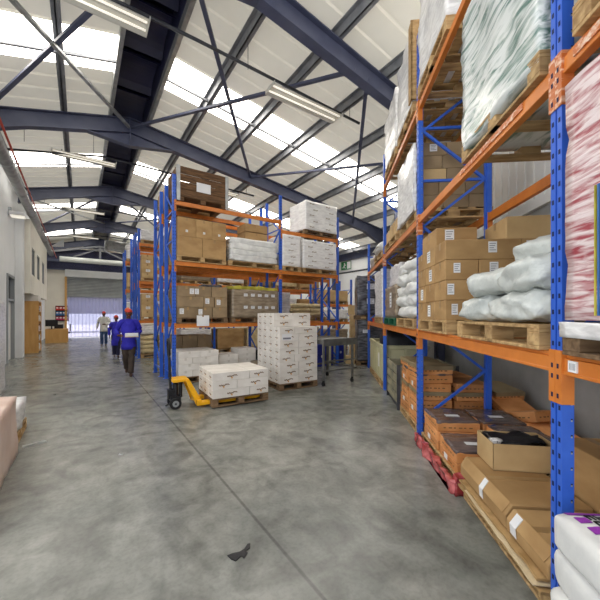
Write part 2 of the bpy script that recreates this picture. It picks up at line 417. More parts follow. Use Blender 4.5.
# left wall, seen beyond the frame's left edge
lw = MB()
lw.box(NL - .2, NL, 6.0, 13.3, 0, 6.15); lw.box(NL - .2, NL, 13.3, 14.5, 2.75, 6.15); lw.box(NL - .2, NL, 14.5, SEND, 0, 6.15)
struct(lw, 'wall_left', 'wall')
pz = MB().box(NL, NL + .22, 14.75, 15.15, 0, 5.0)
struct(pz, 'column_left', 'wall', bevel=.01)
d = struct(MB().box(NL - .12, NL - .06, 13.36, 14.44, .02, 1.95), 'door_2', 'clad')
mk(MB().box(0, .05, 0, .03, 0, .25), 'door_handle', 'frame', d, loc=(NL - .06, 13.5, .95))
tr = MB()
tr.box(NL - .14, NL + .04, 13.27, 13.35, 0, 2.8); tr.box(NL - .14, NL + .04, 14.45, 14.53, 0, 2.8); tr.box(NL - .14, NL + .04, 13.3, 14.5, 2.72, 2.8); tr.box(NL - .14, NL + .03, 13.3, 14.5, 1.95, 2.02)
struct(tr, 'trim_door', 'frame')
struct(MB().box(NL - .1, NL - .07, 13.36, 14.44, 2.02, 2.72), 'window_1', 'glass')
# gallery office projecting high on the left wall
GN = NL + .38
gb = MB()
ws = [(15.6, 16.6), (17.4, 18.4), (19.5, 20.6)]
gb.box(NL, GN, 15.2, 22.0, 2.3, 3.02); gb.box(NL, GN, 15.2, 22.0, 4.05, 5.0)
ss = [15.2] + [v for w in ws for v in w] + [22.0]
for i in range(0, len(ss), 2): gb.box(NL, GN, ss[i], ss[i + 1], 3.02, 4.05)
struct(gb, 'wall_gallery', 'wallc')
for k, w in enumerate(ws):
    o = struct(MB().box(GN - .08, GN - .06, w[0], w[1], 3.02, 4.05), 'window_%d' % (k + 2), 'glass')
    fm = MB()
    for q in (w[0], (w[0] + w[1]) / 2 - .02, w[1] - .04): fm.box(GN - .06, GN - .02, q, q + .04, 3.02, 4.05)
    fm.box(GN - .06, GN - .02, w[0], w[1], 3.02, 3.06); fm.box(GN - .06, GN - .02, w[0], w[1], 4.01, 4.05)
    mk(fm, 'window_frame', 'frame', o)
# end wall with the roller door
EW = MB(); D0, D1, DH = -.75, 3.3, 4.0
EW.box(NL - .2, D0, SEND, SEND + .2, 0, 7.2); EW.box(D1, NR + .2, SEND, SEND + .2, 0, 7.2); EW.box(D0, D1, SEND, SEND + .2, 4.5, 7.2)
struct(EW, 'wall_end', 'wallc')
nb = MB().box(NL, NR, SEND - .1, SEND - .002, 4.48, 5.85)
for k in range(22): nb.box(NL, NR, SEND - .13, SEND - .1, 4.5 + k * .06, 4.52 + k * .06)
struct(nb, 'wall_end_cladding', 'navyd')
struct(MB().box(NL, NR, SEND - .2, SEND - .13, 4.95, 5.1).box(NL, NR, SEND - .22, SEND - .13, 4.42, 4.5), 'trim_end', 'navy')
tm = MB()
tm.bar((RN - 2.6, SEND - .35, 5.55), (RN, SEND - .35, 6.15), .12, .12).bar((RN, SEND - .35, 6.15), (RN + 3.6, SEND - .35, 5.55), .12, .12).bar((RN, SEND - .35, 4.9), (RN, SEND - .35, 6.15), .12, .12)
tm.bar((RN, SEND - .35, 6.0), (RN + 1.6, SEND - .35, 5.3), .08, .08).bar((RN, SEND - .35, 6.0), (RN - 1.5, SEND - .35, 5.3), .08, .08)
struct(tm, 'trim_gable', 'galvd')
dr = struct(MB().box(D0 - .1, D1 + .1, SEND - .42, SEND - .02, 4.0, 4.45), 'door_1', 'wall', bevel=.02)
sl = MB()
for k in range(14):
    z = 2.62 + k * .1; sl.prism([(SEND - .1, z), (SEND - .14, z + .03), (SEND - .14, z + .07), (SEND - .1, z + .1)], 'x', D0, D1)
sl.box(D0, D1, SEND - .13, SEND - .08, 2.56, 2.63)
mk(sl, 'shutter_curtain', 'shutter', dr)
mk(MB().box(D0 - .12, D0, SEND - .16, SEND, 0, 4.0).box(D1, D1 + .12, SEND - .16, SEND, 0, 4.0), 'guide_rail', 'ochre', dr)
for k in range(20):                           # clear strips of the curtain, one by one
    n = D0 + .02 + k * .2; j = rnd.uniform(-.012, .012); mb = MB()
    pts = []
    for q in range(9): pts.append((n + .23 * q / 8, SEND - .19 + j + (.012 if k % 2 else 0) + .014 * sin(pi * q / 8)))
    mb.prism(pts + [(p[0], p[1] + .003) for p in reversed(pts)], 'z', .02, 2.7)
    o = mk(mb, 'strip_curtain_strip', 'pvc'); o.rotation_euler = (0, 0, RB)
    tag(o, 'hanging clear plastic strip of the curtain below the roller shutter', 'strip curtain', 'plastic strips of the loading door curtain')
# canopy and dock wall outside the door, above the sunlit yard
struct(MB().box(-10, 12, 37.0, 37.4, 1.62, 6.5).box(-9, -8.6, 36.9, 37.3, -.02, 1.62).box(11, 11.4, 36.9, 37.3, -.02, 1.62), 'exterior_canopy', mat('canopy_grey', (96, 98, 112), rough=.7))
# slanting side wall behind the right-hand racking
sw = MB(); A1 = 17.6
sw.box(WB, WB + .2, -3.2, A1, 0, 2.9)
struct(sw, 'wall_right', 'wallg', 'R')
cw = MB(); cw.box(WB + .02, WB + .2, -3.2, A1, 2.9, 6.2)
for k in range(104): cw.box(WB, WB + .03, -3.2 + k * .2, -3.13 + k * .2, 2.95, 6.2)
struct(cw, 'wall_right_cladding', 'clad', 'R')
struct(MB().box(WB - .05, WB + .02, -3.2, A1, 2.84, 2.96), 'trim_right', 'clad', 'R')
for a in (2.55, 7.6, 12.5):
    struct(MB().box(WB - .16, WB, a, a + .14, 0, 5.9), 'column_right', 'navy', 'R')
# far side wall with the exit sign
s2 = MB().box(NR, NR + .2, 7.5, SEND, 0, 5.4)
struct(s2, 'wall_side', 'wall')
struct(MB().box(NR - .1, NR, 7.5, SEND, 4.72, 5.12), 'trim_side', 'navy')
struct(MB().box(NR - .03, NR, 7.5, SEND, 3.98, 4.06), 'trim_side_rail', 'dgrey')

# exit sign: white running figure, arrow and doorway on green
def exit_sign(n, s, z):
    t = thing('exit_sign', 'small green emergency exit sign high on the white side wall', 'sign', 'B', n, s, z)
    # face looks towards -x of the frame; sign is wide along y
    mk(MB().box(-.03, 0, -.42, .42, -.24, .24), 'sign_panel', 'exitg', t)
    mk(MB().box(-.036, -.03, -.40, -.10, -.2, .2), 'doorway_symbol', 'paper', t)
    g = MB().ball((-.033, .12, .13), (.004, .045, .045), 10, 6)
    g.bar((-.033, .1, .09), (-.033, .16, -.03), .07, .006, (1, 0, 0)).bar((-.033, .16, -.03), (-.033, .05, -.17), .05, .006, (1, 0, 0)).bar((-.033, .16, -.03), (-.033, .28, -.14), .05, .006, (1, 0, 0)).bar((-.033, .1, .06), (-.033, .0, .0), .04, .006, (1, 0, 0))
    mk(g, 'running_figure', 'paper', t)
exit_sign(NR - .02, 14.1, 4.43)

# services along the left wall
mb = MB().tube([(-1.52, s, 5.28) for s in (8.0, 12, 16, 20, 25.2)], .13, 14)
for s in (10.5, 13, 15.5, 18, 20.5, 23): mb.tube([(-1.52, s - .03, 5.28), (-1.52, s + .03, 5.28)], .15, 14)
o = mk(mb, 'ventilation_duct', 'galv', smooth=True); o.rotation_euler = (0, 0, RB)
tag(o, 'long round galvanised duct running along the top of left wall', 'duct')
o = mk(MB().tube([(-1.22, 5.0, 5.1), (-1.22, 12, 5.0), (-1.25, 25, 5.05)], .022, 8), 'sprinkler_pipe', 'redpipe', smooth=True); o.rotation_euler = (0, 0, RB)
tag(o, 'thin red pipe under the roof just below the galvanised duct', 'pipe')
o = mk(MB().tube([(-1.1, SEND - 1, 5.02), (7, SEND - 1, 5.02)], .17, 14), 'supply_duct', 'lite', smooth=True); o.rotation_euler = (0, 0, RB)
tag(o, 'pale round duct crossing the end wall above the roller shutter', 'duct')
mb = MB().tube([(1.2, SEND - 3.2, 5.75), (3.2, SEND - 3.2, 5.75)], .3, 16)
for n in (1.25, 2.2, 3.15): mb.tube([(n - .03, SEND - 3.2, 5.75), (n + .03, SEND - 3.2, 5.75)], .33, 16)
o = mk(mb, 'extract_silencer', 'galv', smooth=True); o.rotation_euler = (0, 0, RB)
tag(o, 'short fat galvanised duct hung under the farthest roof bay', 'duct')
t = thing('wall_lamp', 'small white lamp on a bracket high on left wall below duct', 'lamp', 'B', NL, 13.6, 4.72)
mk(MB().box(.0, .08, -.05, .05, -.05, .2), 'bracket', 'frame', t)
mk(MB().box(.04, .42, -.2, .2, -.06, .06), 'lamp_housing', 'wall', t, bevel=.015)
mk(MB().box(.06, .4, -.18, .18, -.072, -.06), 'diffuser', 'tube', t)
o = mk(MB().add([(0, 0, 0), (.55, 0, .05), (.55, 0, .45), (0, .25, 0), (.55, .25, .05), (.55, .25, .45)], [(0, 1, 2), (3, 5, 4), (0, 3, 4, 1), (1, 4, 5, 2), (2, 5, 3, 0)]), 'ventilation_cowl', 'wall')
o.location = W('B', -1.35, 22.5, 5.35); o.rotation_euler = (0, 0, RB); tag(o, 'white wedge-shaped cowl at far end of the galvanised duct', 'vent')

# conduits with twin-tube reflector lights
def light_fitting(n0, n1, s, z, label):
    t = thing('light_fitting', label, 'ceiling light', 'B', (n0 + n1) / 2, s, z, group='twin-tube fittings hung from the conduits')
    h = (n1 - n0) / 2
    body = MB().prism([(-.19, 0), (-.05, .07), (.05, .07), (.19, 0), (.17, 0), (.05, .05), (-.05, .05), (-.17, 0)], 'x', -h, h)
    body.box(-h, -h + .012, -.18, .18, 0, .06).box(h - .012, h, -.18, .18, 0, .06)
    mk(body, 'reflector', 'fixt', t)
    for y in (-.08, .08): mk(MB().tube([(-h + .03, y, .02), (h - .03, y, .02)], .016, 8), 'fluorescent_tube', 'tube', t, smooth=True)
    for x in (-h * .7, h * .7): mk(MB().tube([(x, 0, .06), (x, 0, .13)], .012, 6), 'hanger', 'dgrey', t)
for i in range(5):
    s = S0 + SB * i + 6.6 - SB
    if i == 0: continue
    nm = ['unseen', 'nearest', 'second', 'third', 'fourth', 'farthest'][i]
    ne = min(5.3, wall_n(s) - .3)
    mb = MB().tube([(-1.75, s, 5.62), (RN - .6, s, 6.04), (RN + .5, s, 6.04), (ne, s, 5.92)], .028, 8)
    for n in (-1.2, .3, 2.5, 5.0):
        if n < ne: mb.tube([(n, s, 5.95), (n, s, zr(n) + .5)], .006, 5)
    o = mk(mb, 'lighting_conduit', 'dgrey', smooth=True); o.rotation_euler = (0, 0, RB)
    tag(o, 'dark lighting conduit crossing under the roof in the %s bay in view' % nm, 'conduit')
    light_fitting(-.65, .85, s, 5.85, 'twin-tube ceiling light left of ridge in the %s bay in view' % nm)
    if ne > 4.8 and i > 0: light_fitting(2.95, 4.65, s, 5.78, 'twin-tube ceiling light right of ridge in the %s bay in view' % nm)
# ------------------------------------------------------------------ kit of parts for the goods
def pallet(f, x0, x1, y0, y1, z, label, h=.13, m='wood', along='y'):
    """boards of the deck run along the shorter-named axis given by along's partner"""
    sx, sy = x1 - x0, y1 - y0
    def parts():
        a, b = (sx, sy) if along == 'y' else (sy, sx)
        def B(mb, u0, u1, v0, v1, z0, z1):
            return mb.box(u0, u1, v0, v1, z0, z1) if along == 'y' else mb.box(v0, v1, u0, u1, z0, z1)
        deck = MB(); n = max(5, int(b / .155)); w = .095
        for i in range(n):
            c = -b / 2 + w / 2 + (b - w) * i / (n - 1)
            B(deck, -a / 2, a / 2, c - w / 2, c + w / 2, h - .02, h)
        st = []
        for u in (-a / 2 + .05, 0, a / 2 - .05):
            k = MB()
            B(k, u - .05, u + .05, -b / 2, b / 2, h - .04, h - .02)
            for v in (-b / 2 + .07, 0, b / 2 - .07): B(k, u - .05, u + .05, v - .07, v + .07, .02, h - .04)
            st.append(k)
        bot = MB()
        for u in (-a / 2 + .05, 0, a / 2 - .05): B(bot, u - .05, u + .05, -b / 2, b / 2, 0, .02)
        for v in (-b / 2 + .05, b / 2 - .05): B(bot, -a / 2 + .1, a / 2 - .1, v - .05, v + .05, 0, .019)
        return [deck.mesh('top_deck', .003)] + [k.mesh('stringer', .003) for k in st] + [bot.mesh('bottom_deck', .002)]
    ms = cached(('pal', round(sx, 2), round(sy, 2), h, m, along), parts)
    t = thing('pallet', label, 'pallet', f, (x0 + x1) / 2, (y0 + y1) / 2, z + .0008)
    for me, nm in zip(ms, ('top_deck', 'stringer', 'stringer', 'stringer', 'bottom_deck')): put(nm, me, m, t)
    return t

def sticker(o, face, u, v, w, h, hx, hy, hz, m='paper', lines=True, name='label'):
    """a paper label lying on one face of a box of half sizes hx, hy and height hz (origin at its base)"""
    e = .0015
    mb = MB(); ln = MB()
    def R(b, u0, u1, v0, v1, d):
        if face == 'x0': b.box(-hx - d, -hx, u0, u1, v0, v1)
        elif face == 'x1': b.box(hx, hx + d, u0, u1, v0, v1)
        elif face == 'y0': b.box(u0, u1, -hy - d, -hy, v0, v1)
        elif face == 'top': b.box(u0, u1, v0, v1, hz, hz + d)
    R(mb, u - w / 2, u + w / 2, v - h / 2, v + h / 2, e)
    p = mk(mb, name, m, o)
    if lines:
        for k in range(4):
            q = v + h * .32 - k * h * .2
            R(ln, u - w * .38, u + w * (.38 - .12 * (k % 3)), q - h * .03, q + h * .03, e * 1.6)
        mk(ln, 'label_print', 'ink', p)
    return p

def logo(o, face, u, v, s, hx, hy, hz):
    """the cartons' brown flourish of script over a small amber patch"""
    mb = MB(); e = .002
    pts = []
    for i in range(46):
        t = i / 45
        pts.append((u + (t - .5) * s, v + .12 * s + (t - .5) * s * .12 + .07 * s * sin(t * 31) * (1 - .35 * t) + .03 * s * sin(t * 11)))
    def bx(b, u0, u1, v0, v1, d):
        if face == 'x0': b.box(-hx - d, -hx, u0, u1, v0, v1)
        elif face == 'x1': b.box(hx, hx + d, u0, u1, v0, v1)
        else: b.box(u0, u1, -hy - d, -hy, v0, v1)
    for (a, b) in zip(pts, pts[1:]):
        w = .018 * s
        bx(mb, min(a[0], b[0]) - w, max(a[0], b[0]) + w, min(a[1], b[1]) - w, max(a[1], b[1]) + w, e)
    lg = mk(mb, 'printed_logo', 'logob', o)
    am = MB()
    bx(am, u - .12 * s, u + .02 * s, v - .10 * s, v + .02 * s, e); bx(am, u - .08 * s, u - .01 * s, v - .16 * s, v - .10 * s, e)
    mk(am, 'amber_patch', 'logoo', lg)

def carton(f, x0, x1, y0, y1, z0, z1, label, m='card', group=None, logos=(), stickers=(), tape='x', name='carton', gap=.003, drz=0.0, tm='tape', cat='box', flap=False):
    sx, sy, sz = x1 - x0 - 2 * gap, y1 - y0 - 2 * gap, z1 - z0 - .002
    hx, hy = sx / 2, sy / 2
    me = cached(('car', round(sx, 3), round(sy, 3), round(sz, 3), m), lambda: MB().box(-hx, hx, -hy, hy, 0, sz).mesh(name, .005))
    o = put(name, me, m); o.location = W(f, (x0 + x1) / 2, (y0 + y1) / 2, z0 + .001); o.rotation_euler = (0, 0, FR[f] + drz)
    tag(o, label, cat, group)
    if tape:
        def tp():
            b = MB(); e = .0012; w = .024; d = min(.07, sz * .4)
            if tape == 'x': b.box(-hx - e, hx + e, -w, w, sz - .0002, sz + e).box(-hx - e, -hx + .0002, -w, w, sz - d, sz + e).box(hx - .0002, hx + e, -w, w, sz - d, sz + e)
            else: b.box(-w, w, -hy - e, hy + e, sz - .0002, sz + e).box(-w, w, -hy - e, -hy + .0002, sz - d, sz + e).box(-w, w, hy - .0002, hy + e, sz - d, sz + e)
            return b.mesh('tape')
        put('tape', cached(('tape', round(sx, 3), round(sy, 3), round(sz, 3), tape, tm), tp), tm, o)
    for (fc, u, v, s) in logos: logo(o, fc, u * (hy if fc[0] == 'x' else hx), v * sz, s, hx, hy, sz)
    for st in stickers:
        fc, u, v, w, h = st
        sticker(o, fc, u * (hy if fc[0] == 'x' else hx), v * (sz if fc != 'top' else hy), w, h, hx, hy, sz)
    return o

def blob_mesh(sx, sy, sz, amp, freq, seed, rows=0, rd=.012, res=.06, lean=0.0):
    """a box-shaped load with wrinkled faces and, if rows, a shallow waist at each tier"""
    bm = bmesh.new()
    nx, ny, nz_ = [max(4, min(26, int(d / res))) for d in (sx, sy, sz)]
    vd = {}
    def V(i, j, k):
        key = (i, j, k)
        if key not in vd: vd[key] = bm.verts.new((-sx / 2 + sx * i / nx, -sy / 2 + sy * j / ny, sz * k / nz_))
        return vd[key]
    def face(a, b, c, d):
        bm.faces.new([V(*a), V(*b), V(*c), V(*d)])
    for i in range(nx):
        for j in range(ny): face((i, j, 0), (i, j + 1, 0), (i + 1, j + 1, 0), (i + 1, j, 0)); face((i, j, nz_), (i + 1, j, nz_), (i + 1, j + 1, nz_), (i, j + 1, nz_))
    for i in range(nx):
        for k in range(nz_): face((i, 0, k), (i + 1, 0, k), (i + 1, 0, k + 1), (i, 0, k + 1)); face((i, ny, k), (i, ny, k + 1), (i + 1, ny, k + 1), (i + 1, ny, k))
    for j in range(ny):
        for k in range(nz_): face((0, j, k), (0, j, k + 1), (0, j + 1, k + 1), (0, j + 1, k)); face((nx, j, k), (nx, j + 1, k), (nx, j + 1, k + 1), (nx, j, k + 1))
    off = Vector((seed * 3.7, seed * 1.9, seed * 5.3))
    for v in bm.verts:
        p = v.co.copy()
        n = noise.noise(p * freq + off) * amp + noise.noise(p * freq * 2.7 + off) * amp * .45
        g = 0
        if rows:
            t = (p.z / sz * rows) % 1.0; g = -rd * max(0, 1 - min(t, 1 - t) / .12) if 0.04 < p.z / sz < .96 else 0
        w = n + g - amp * .7
        ex = p.x / (sx / 2); ey = p.y / (sy / 2)
        if abs(ex) > .999: v.co.x += w * (1 if ex > 0 else -1)
        if abs(ey) > .999: v.co.y += w * (1 if ey > 0 else -1)
        if p.z > sz * .999: v.co.z += w * .7
        if lean: v.co.x += lean * p.z / sz
    bmesh.ops.recalc_face_normals(bm, faces=bm.faces[:])
    for q in bm.faces: q.smooth = True
    me = bpy.data.meshes.new('load'); bm.to_mesh(me); bm.free(); return me

def wrapped(f, x0, x1, y0, y1, z0, z1, label, m='film', rows=4, amp=.018, freq=5, seed=1, name='wrapped_load', cat='wrapped pallet load', stickers=(), drz=0.0, group=None, tail=True, rd=.012):
    sx, sy, sz = x1 - x0, y1 - y0, z1 - z0 - .002
    me = blob_mesh(sx, sy, sz, amp, freq, seed, rows, rd)
    o = put(name, me, m); o.location = W(f, (x0 + x1) / 2, (y0 + y1) / 2, z0 + .001); o.rotation_euler = (0, 0, FR[f] + drz)
    tag(o, label, cat, group)
    for st in stickers:
        fc, u, v, w, h = st
        sticker(o, fc, u * ((sy if fc[0] == 'x' else sx) / 2), v * sz, w, h, sx / 2 - .0, sy / 2 - .0, sz)
    return o

def sack_mesh(l, w, h, seed, slump=.0):
    bm = bmesh.new(); nx, ny = 22, 16
    off = Vector((seed * 2.3, seed * 4.1, seed))
    top = {}; bot = {}
    for i in range(nx + 1):
        for j in range(ny + 1):
            u = -1 + 2 * i / nx; v = -1 + 2 * j / ny
            pr = max(0, 1 - abs(u) ** 5) ** .55 * max(0, 1 - abs(v) ** 4) ** .5
            n = noise.noise(Vector((u * 1.6, v * 1.3, 0)) + off); n2 = noise.noise(Vector((u * 4.5, v * 3.5, 1)) + off)
            pin = 1 - .05 * (abs(v) ** 2) * (abs(u) ** 3)
            x = u * l / 2 * pin * (1 + .02 * n); y = v * w / 2 * (1 - .06 * abs(u) ** 6) * (1 + .03 * n2)
            zt = h * (.42 + .5 * pr) + (n * .16 + n2 * .07) * h * (.3 + pr) ; zb = h * .42 * (1 - pr ** .5) + .004 * n2
            if i in (0, nx) or j in (0, ny):
                zm = h * .4 + n * .05 * h
                top[i, j] = bot[i, j] = bm.verts.new((x, y, zm))
            else:
                top[i, j] = bm.verts.new((x, y, max(zt, zb + .02))); bot[i, j] = bm.verts.new((x, y, zb))
    for i in range(nx):
        for j in range(ny):
            bm.faces.new([top[i, j], top[i + 1, j], top[i + 1, j + 1], top[i, j + 1]])
            q = [bot[i, j], bot[i, j + 1], bot[i + 1, j + 1], bot[i + 1, j]]
            if len(set(q)) == 4:
                try: bm.faces.new(q)
                except ValueError: pass
    bmesh.ops.recalc_face_normals(bm, faces=bm.faces[:])
    for q in bm.faces: q.smooth = True
    me = bpy.data.meshes.new('sack'); bm.to_mesh(me); bm.free(); return me

def sp_(c, e): return (abs(c) ** e) * (1 if c >= 0 else -1)
def plump_mesh(l, w, h, seed, e1=.55, e2=.42, amp=.02, cre=.02):
    """a filled sack: rounded block with slumped faces and creases"""
    bm = bmesh.new(); n, m = 64, 28; off = Vector((seed * 2.3, seed * 4.1, seed * 1.7)); rows = []
    for i in range(m + 1):
        v = -pi / 2 + pi * i / m; row = []
        for j in range(n):
            u = 2 * pi * j / n
            x, y, z = sp_(cos(v), e1) * sp_(cos(u), e2), sp_(cos(v), e1) * sp_(sin(u), e2), sp_(sin(v), e1 * 1.25)
            p = Vector((x * l / 2, y * w / 2, z * h / 2)); d = Vector((x, y, z)).normalized()
            k = noise.noise(p * 3.2 + off) * amp - (abs(noise.noise(Vector((p.x * 6, p.y * 6, p.z * 9)) + off)) - .2) * cre - (abs(noise.noise(p * 15 + off)) - .2) * cre * .45
            q = p + d * k; q.z = max(q.z, -h / 2 * (.96 + .04 * noise.noise(p * 5)))
            row.append(bm.verts.new((q.x, q.y, q.z + h / 2)))
            if i in (0, m): break
        rows.append(row)
    for i in range(m):
        for j in range(n):
            a, b = rows[i], rows[i + 1]; g = lambda r, k: r[k % n] if len(r) > 1 else r[0]
            q = []
            for vv in (g(a, j), g(a, j + 1), g(b, j + 1), g(b, j)):
                if vv not in q: q.append(vv)
            bm.faces.new(q)
    bmesh.ops.recalc_face_normals(bm, faces=bm.faces[:])
    for q in bm.faces: q.smooth = True
    me = bpy.data.meshes.new('sack'); bm.to_mesh(me); bm.free(); return me

def sack(f, x, y, z, l, w, h, label, m='sackw', seed=1, drz=0.0, group=None, seam=True, name='sack', cat='sack', e1=.55, e2=.42, amp=.02, cre=.02):
    me = cached(('sack', round(l, 2), round(w, 2), round(h, 2), seed % 5, m, e1), lambda: plump_mesh(l, w, h, seed % 5 + 1, e1, e2, amp, cre))
    o = put(name, me, m); o.location = W(f, x, y, z); o.rotation_euler = (0, 0, FR[f] + drz)
    tag(o, label, cat, group)
    if seam:
        for sx in (-1, 1):
            def sm():
                b = MB(); k = 8
                for j in range(k):
                    v0 = -1 + 2 * j / k; v1 = -1 + 2 * (j + 1) / k
                    b.bar((sx * l / 2 * 1.01, v0 * w * .36, h * .46 + .006 * (j % 3)), (sx * l / 2 * 1.01, v1 * w * .36, h * .46 + .006 * ((j + 1) % 3)), .045, .008)
                return b.mesh('sewn_end')
            put('sewn_end', cached(('seam', round(l, 2), round(w, 2), round(h, 2), sx, m), sm), m, o)
    return o

# ------------------------------------------------------------------ racking
def rack(label, f, lax, posts, d0, d1, tops, levels, foot=.0, pw=.075, pd=.062, zig=None, holes=(), stickers=(), group=None, horiz=(3.14, 3.78)):
    """one bolted run of pallet racking. lax: the frame's axis the run follows; posts: positions along it (near edge of each post);
    d0, d1: front and rear outside planes; levels: {(i, i+1): [beam top heights]}"""
    t = thing('pallet_rack', label, 'pallet rack', f, *((d0, posts[0]) if lax == 'y' else (posts[0], d0)), 0, group=group)
    ox, oy = (d0, posts[0]) if lax == 'y' else (posts[0], d0)
    def B(mb, l0, l1, e0, e1, z0, z1):
        return mb.box(e0 - ox, e1 - ox, l0 - oy, l1 - oy, z0, z1) if lax == 'y' else mb.box(l0 - ox, l1 - ox, e0 - oy, e1 - oy, z0, z1)
    def P(l, e, z): return (e - ox, l - oy, z) if lax == 'y' else (l - ox, e - oy, z)
    front = 1
    for i, p in enumerate(posts):
        H = tops[i]
        for (e0, e1, fr) in ((d0, d0 + pd, 1), (d1 - pd, d1, 0)):
            mb = MB()
            # rolled section: two front strips, a recessed web, two sides
            if fr:
                B(mb, p, p + pw, e0 + .012, e0 + pd - .012, 0, H); B(mb, p, p + .032, e0, e0 + .012, 0, H); B(mb, p + pw - .032, p + pw, e0, e0 + .012, 0, H)
                B(mb, p + .012, p + pw - .012, e0 + pd - .012, e0 + pd, 0, H)
            else:
                B(mb, p, p + pw, e0 + .012, e1 - .012, 0, H); B(mb, p, p + .032, e1 - .012, e1, 0, H); B(mb, p + pw - .032, p + pw, e1 - .012, e1, 0, H); B(mb, p + .012, p + pw - .012, e0, e0 + .012, 0, H)
            if i in holes:
                hm = mb; hm.cm = 1; z = .09
                while z < H - .05:
                    for lc in (p + .016, p + pw - .016):
                        if fr: B(hm, lc - .006, lc + .006, e0 - .0012, e0, z - .011, z + .011)
                    if fr: B(hm, p - .0012, p, e0 + pd * .62, e0 + pd * .62 + .008, z + .02, z + .03)
                    z += .075
                if fr:
                    rm = mb; rm.cm = 2; z = .11
                    while z < H: B(rm, p - .0016, p, e0 + pd * .62, e0 + pd * .62 + .007, z - .004, z + .004); z += .075
            po = mk(mb, 'upright_post', ('blue', 'hole', 'galv'), t)
            fp = MB(); B(fp, p - .03, p + pw + .03, e0 - .015 if not fr else e0, e1 + (.0 if fr else .0) + (.02 if fr else 0), 0, .008)
            mk(fp, 'foot_plate', 'blue', t)
        zs = zig or [(.235, 0), (.83, 1), (1.39, 0), (1.97, 1), (2.58, 0), (3.14, 1), (3.75, 0), (4.3, 1)]
        c = p + pw / 2; lo, hi = d0 + pd, d1 - pd
        for a, b in zip(zs, zs[1:]):
            if b[0] > H - .02: break
            mk(MB().bar(P(c, hi if a[1] else lo, a[0]), P(c, hi if b[1] else lo, b[0]), .03, .028), 'brace', 'blue', t)
        for z in (.2,) + tuple(horiz):
            if z < H - .05: mk(MB().bar(P(c + .001, lo, z), P(c + .001, hi, z), .03, .028), 'brace', 'blue', t)
    for (i, j), zs in levels.items():
        for q, zt in enumerate(zs):
            for (e0, e1, fr) in ((d0 + .006, d0 + .05, 1), (d1 - .05, d1 - .006, 0)):
                l0, l1 = posts[i] + pw, posts[j]
                mb = MB(); hgt = .095
                B(mb, l0, l1, e0, e1, zt - hgt, zt - .02)
                if fr: B(mb, l0, l1, e0 + .012, e1, zt - .02, zt); B(mb, l0, l1, e0 - .004, e0, zt - hgt, zt - hgt + .016)
                else: B(mb, l0, l1, e0, e1 - .012, zt - .02, zt)
                bo = mk(mb, 'beam', 'orange', t, bevel=.002)
                for (l, sg) in ((l0, 1), (l1, -1)):
                    cm = MB(); a, b = sorted((l, l - sg * (pw / 2 - .001)))
                    ef = e0 - .012 if fr else e1 + .008
                    ef0, ef1 = (ef, ef + .005) if fr else (ef, ef + .005)
                    B(cm, a, b, ef0, ef1, zt - .235, zt + .015)
                    a2, b2 = sorted((l, l + sg * .006)); B(cm, a2, b2, min(ef0, e0), max(ef1, e1), zt - .235, zt + .015)
                    if fr and (i in holes or j in holes):
                        pm = cm; pm.cm = 1; lc = (a + b) / 2
                        for zz in (-.06, -.11, -.20): B(pm, lc - .006, lc + .006, ef0 - .0012, ef0, zt + zz - .011, zt + zz + .011)
                    mk(cm, 'beam_connector', ('orange' if not (fr and f == 'R' and zt > 2 and zt < 3.5) else 'worn', 'hole'), bo)
    return t

PL = {}
# right-hand run of racking: bays along a, aisle face at b = 1.07
RP = [-.84, 1.59, 4.01, 6.54, 9.21]
L1, L2, L3 = 1.32, 2.71, 4.10
rr = rack('long blue and orange pallet rack along the right side of the aisle', 'R', 'y', RP, 1.07, 1.92, [5.2, 5.2, 4.95, 4.72, 3.5],
          {(0, 1): [L1, L2, L3], (1, 2): [L1, L2, L3], (2, 3): [L1, L2, L3], (3, 4): [L1, L2]}, holes=(1, 2))
# location labels on the near beams
def beam_sticker(a0, a1, z0, z1, nm='location_label', m='paper', t=rr):
    o = MB().box(1.07 - .0018 - 1.07, .0058, a0 - RP[0], a1 - RP[0], z0, z1)
    p = mk(o, nm, m, t)
    if nm == 'location_label':
        l = MB()
        for k in range(5): l.box(-.0026, -.0018, a0 - RP[0] + (a1 - a0) * (.15 + .15 * k), a0 - RP[0] + (a1 - a0) * (.2 + .15 * k), z0 + .01, z1 - .01)
        mk(l, 'label_print', 'ink', p)
beam_sticker(1.50, 1.55, L1 - .075, L1 - .025)
beam_sticker(1.30, 1.52, L2 - .07, L2 - .03, 'label_strip', 'worn')
beam_sticker(1.9, 2.75, L2 - .06, L2 - .022, 'label_strip', 'worn')
# middle block: back-to-back double run across the hall
MP = [1.63, 4.32, 6.31]
rack('front blue and orange pallet rack of middle block, facing the camera', 'B', 'x', MP, 7.26, 8.06, [4.56, 4.66, 4.42], {(0, 1): [1.31, 2.68, 4.0], (1, 2): [1.29, 2.68, 3.76]}, holes=(0, 1))
rack('rear pallet rack of middle block, back to back with front one', 'B', 'x', [1.58, 4.3, 6.85], 8.32, 9.12, [4.5, 4.6, 4.4], {(0, 1): [1.31, 2.68, 3.95], (1, 2): [1.31, 2.68, 3.76]})
rack('pallet rack of second block, nearer run, behind walking man', 'B', 'x', [1.62, 4.3, 7.0, 9.7], 12.29, 13.05, [4.5] * 4, {(i, i + 1): [1.31, 2.68, 4.0] for i in range(3)})
rack('pallet rack of second block, farther run', 'B', 'x', [1.6, 4.3, 7.0, 9.7], 13.35, 14.15, [4.5] * 4, {(i, i + 1): [1.31, 2.68, 4.0] for i in range(3)})
rack('farthest pallet rack near the roller shutter', 'B', 'x', [1.66, 4.3, 7.0, 9.7], 16.8, 17.6, [4.5] * 4, {(i, i + 1): [1.31, 2.68, 4.0] for i in range(3)})
from mathutils.bvhtree import BVHTree
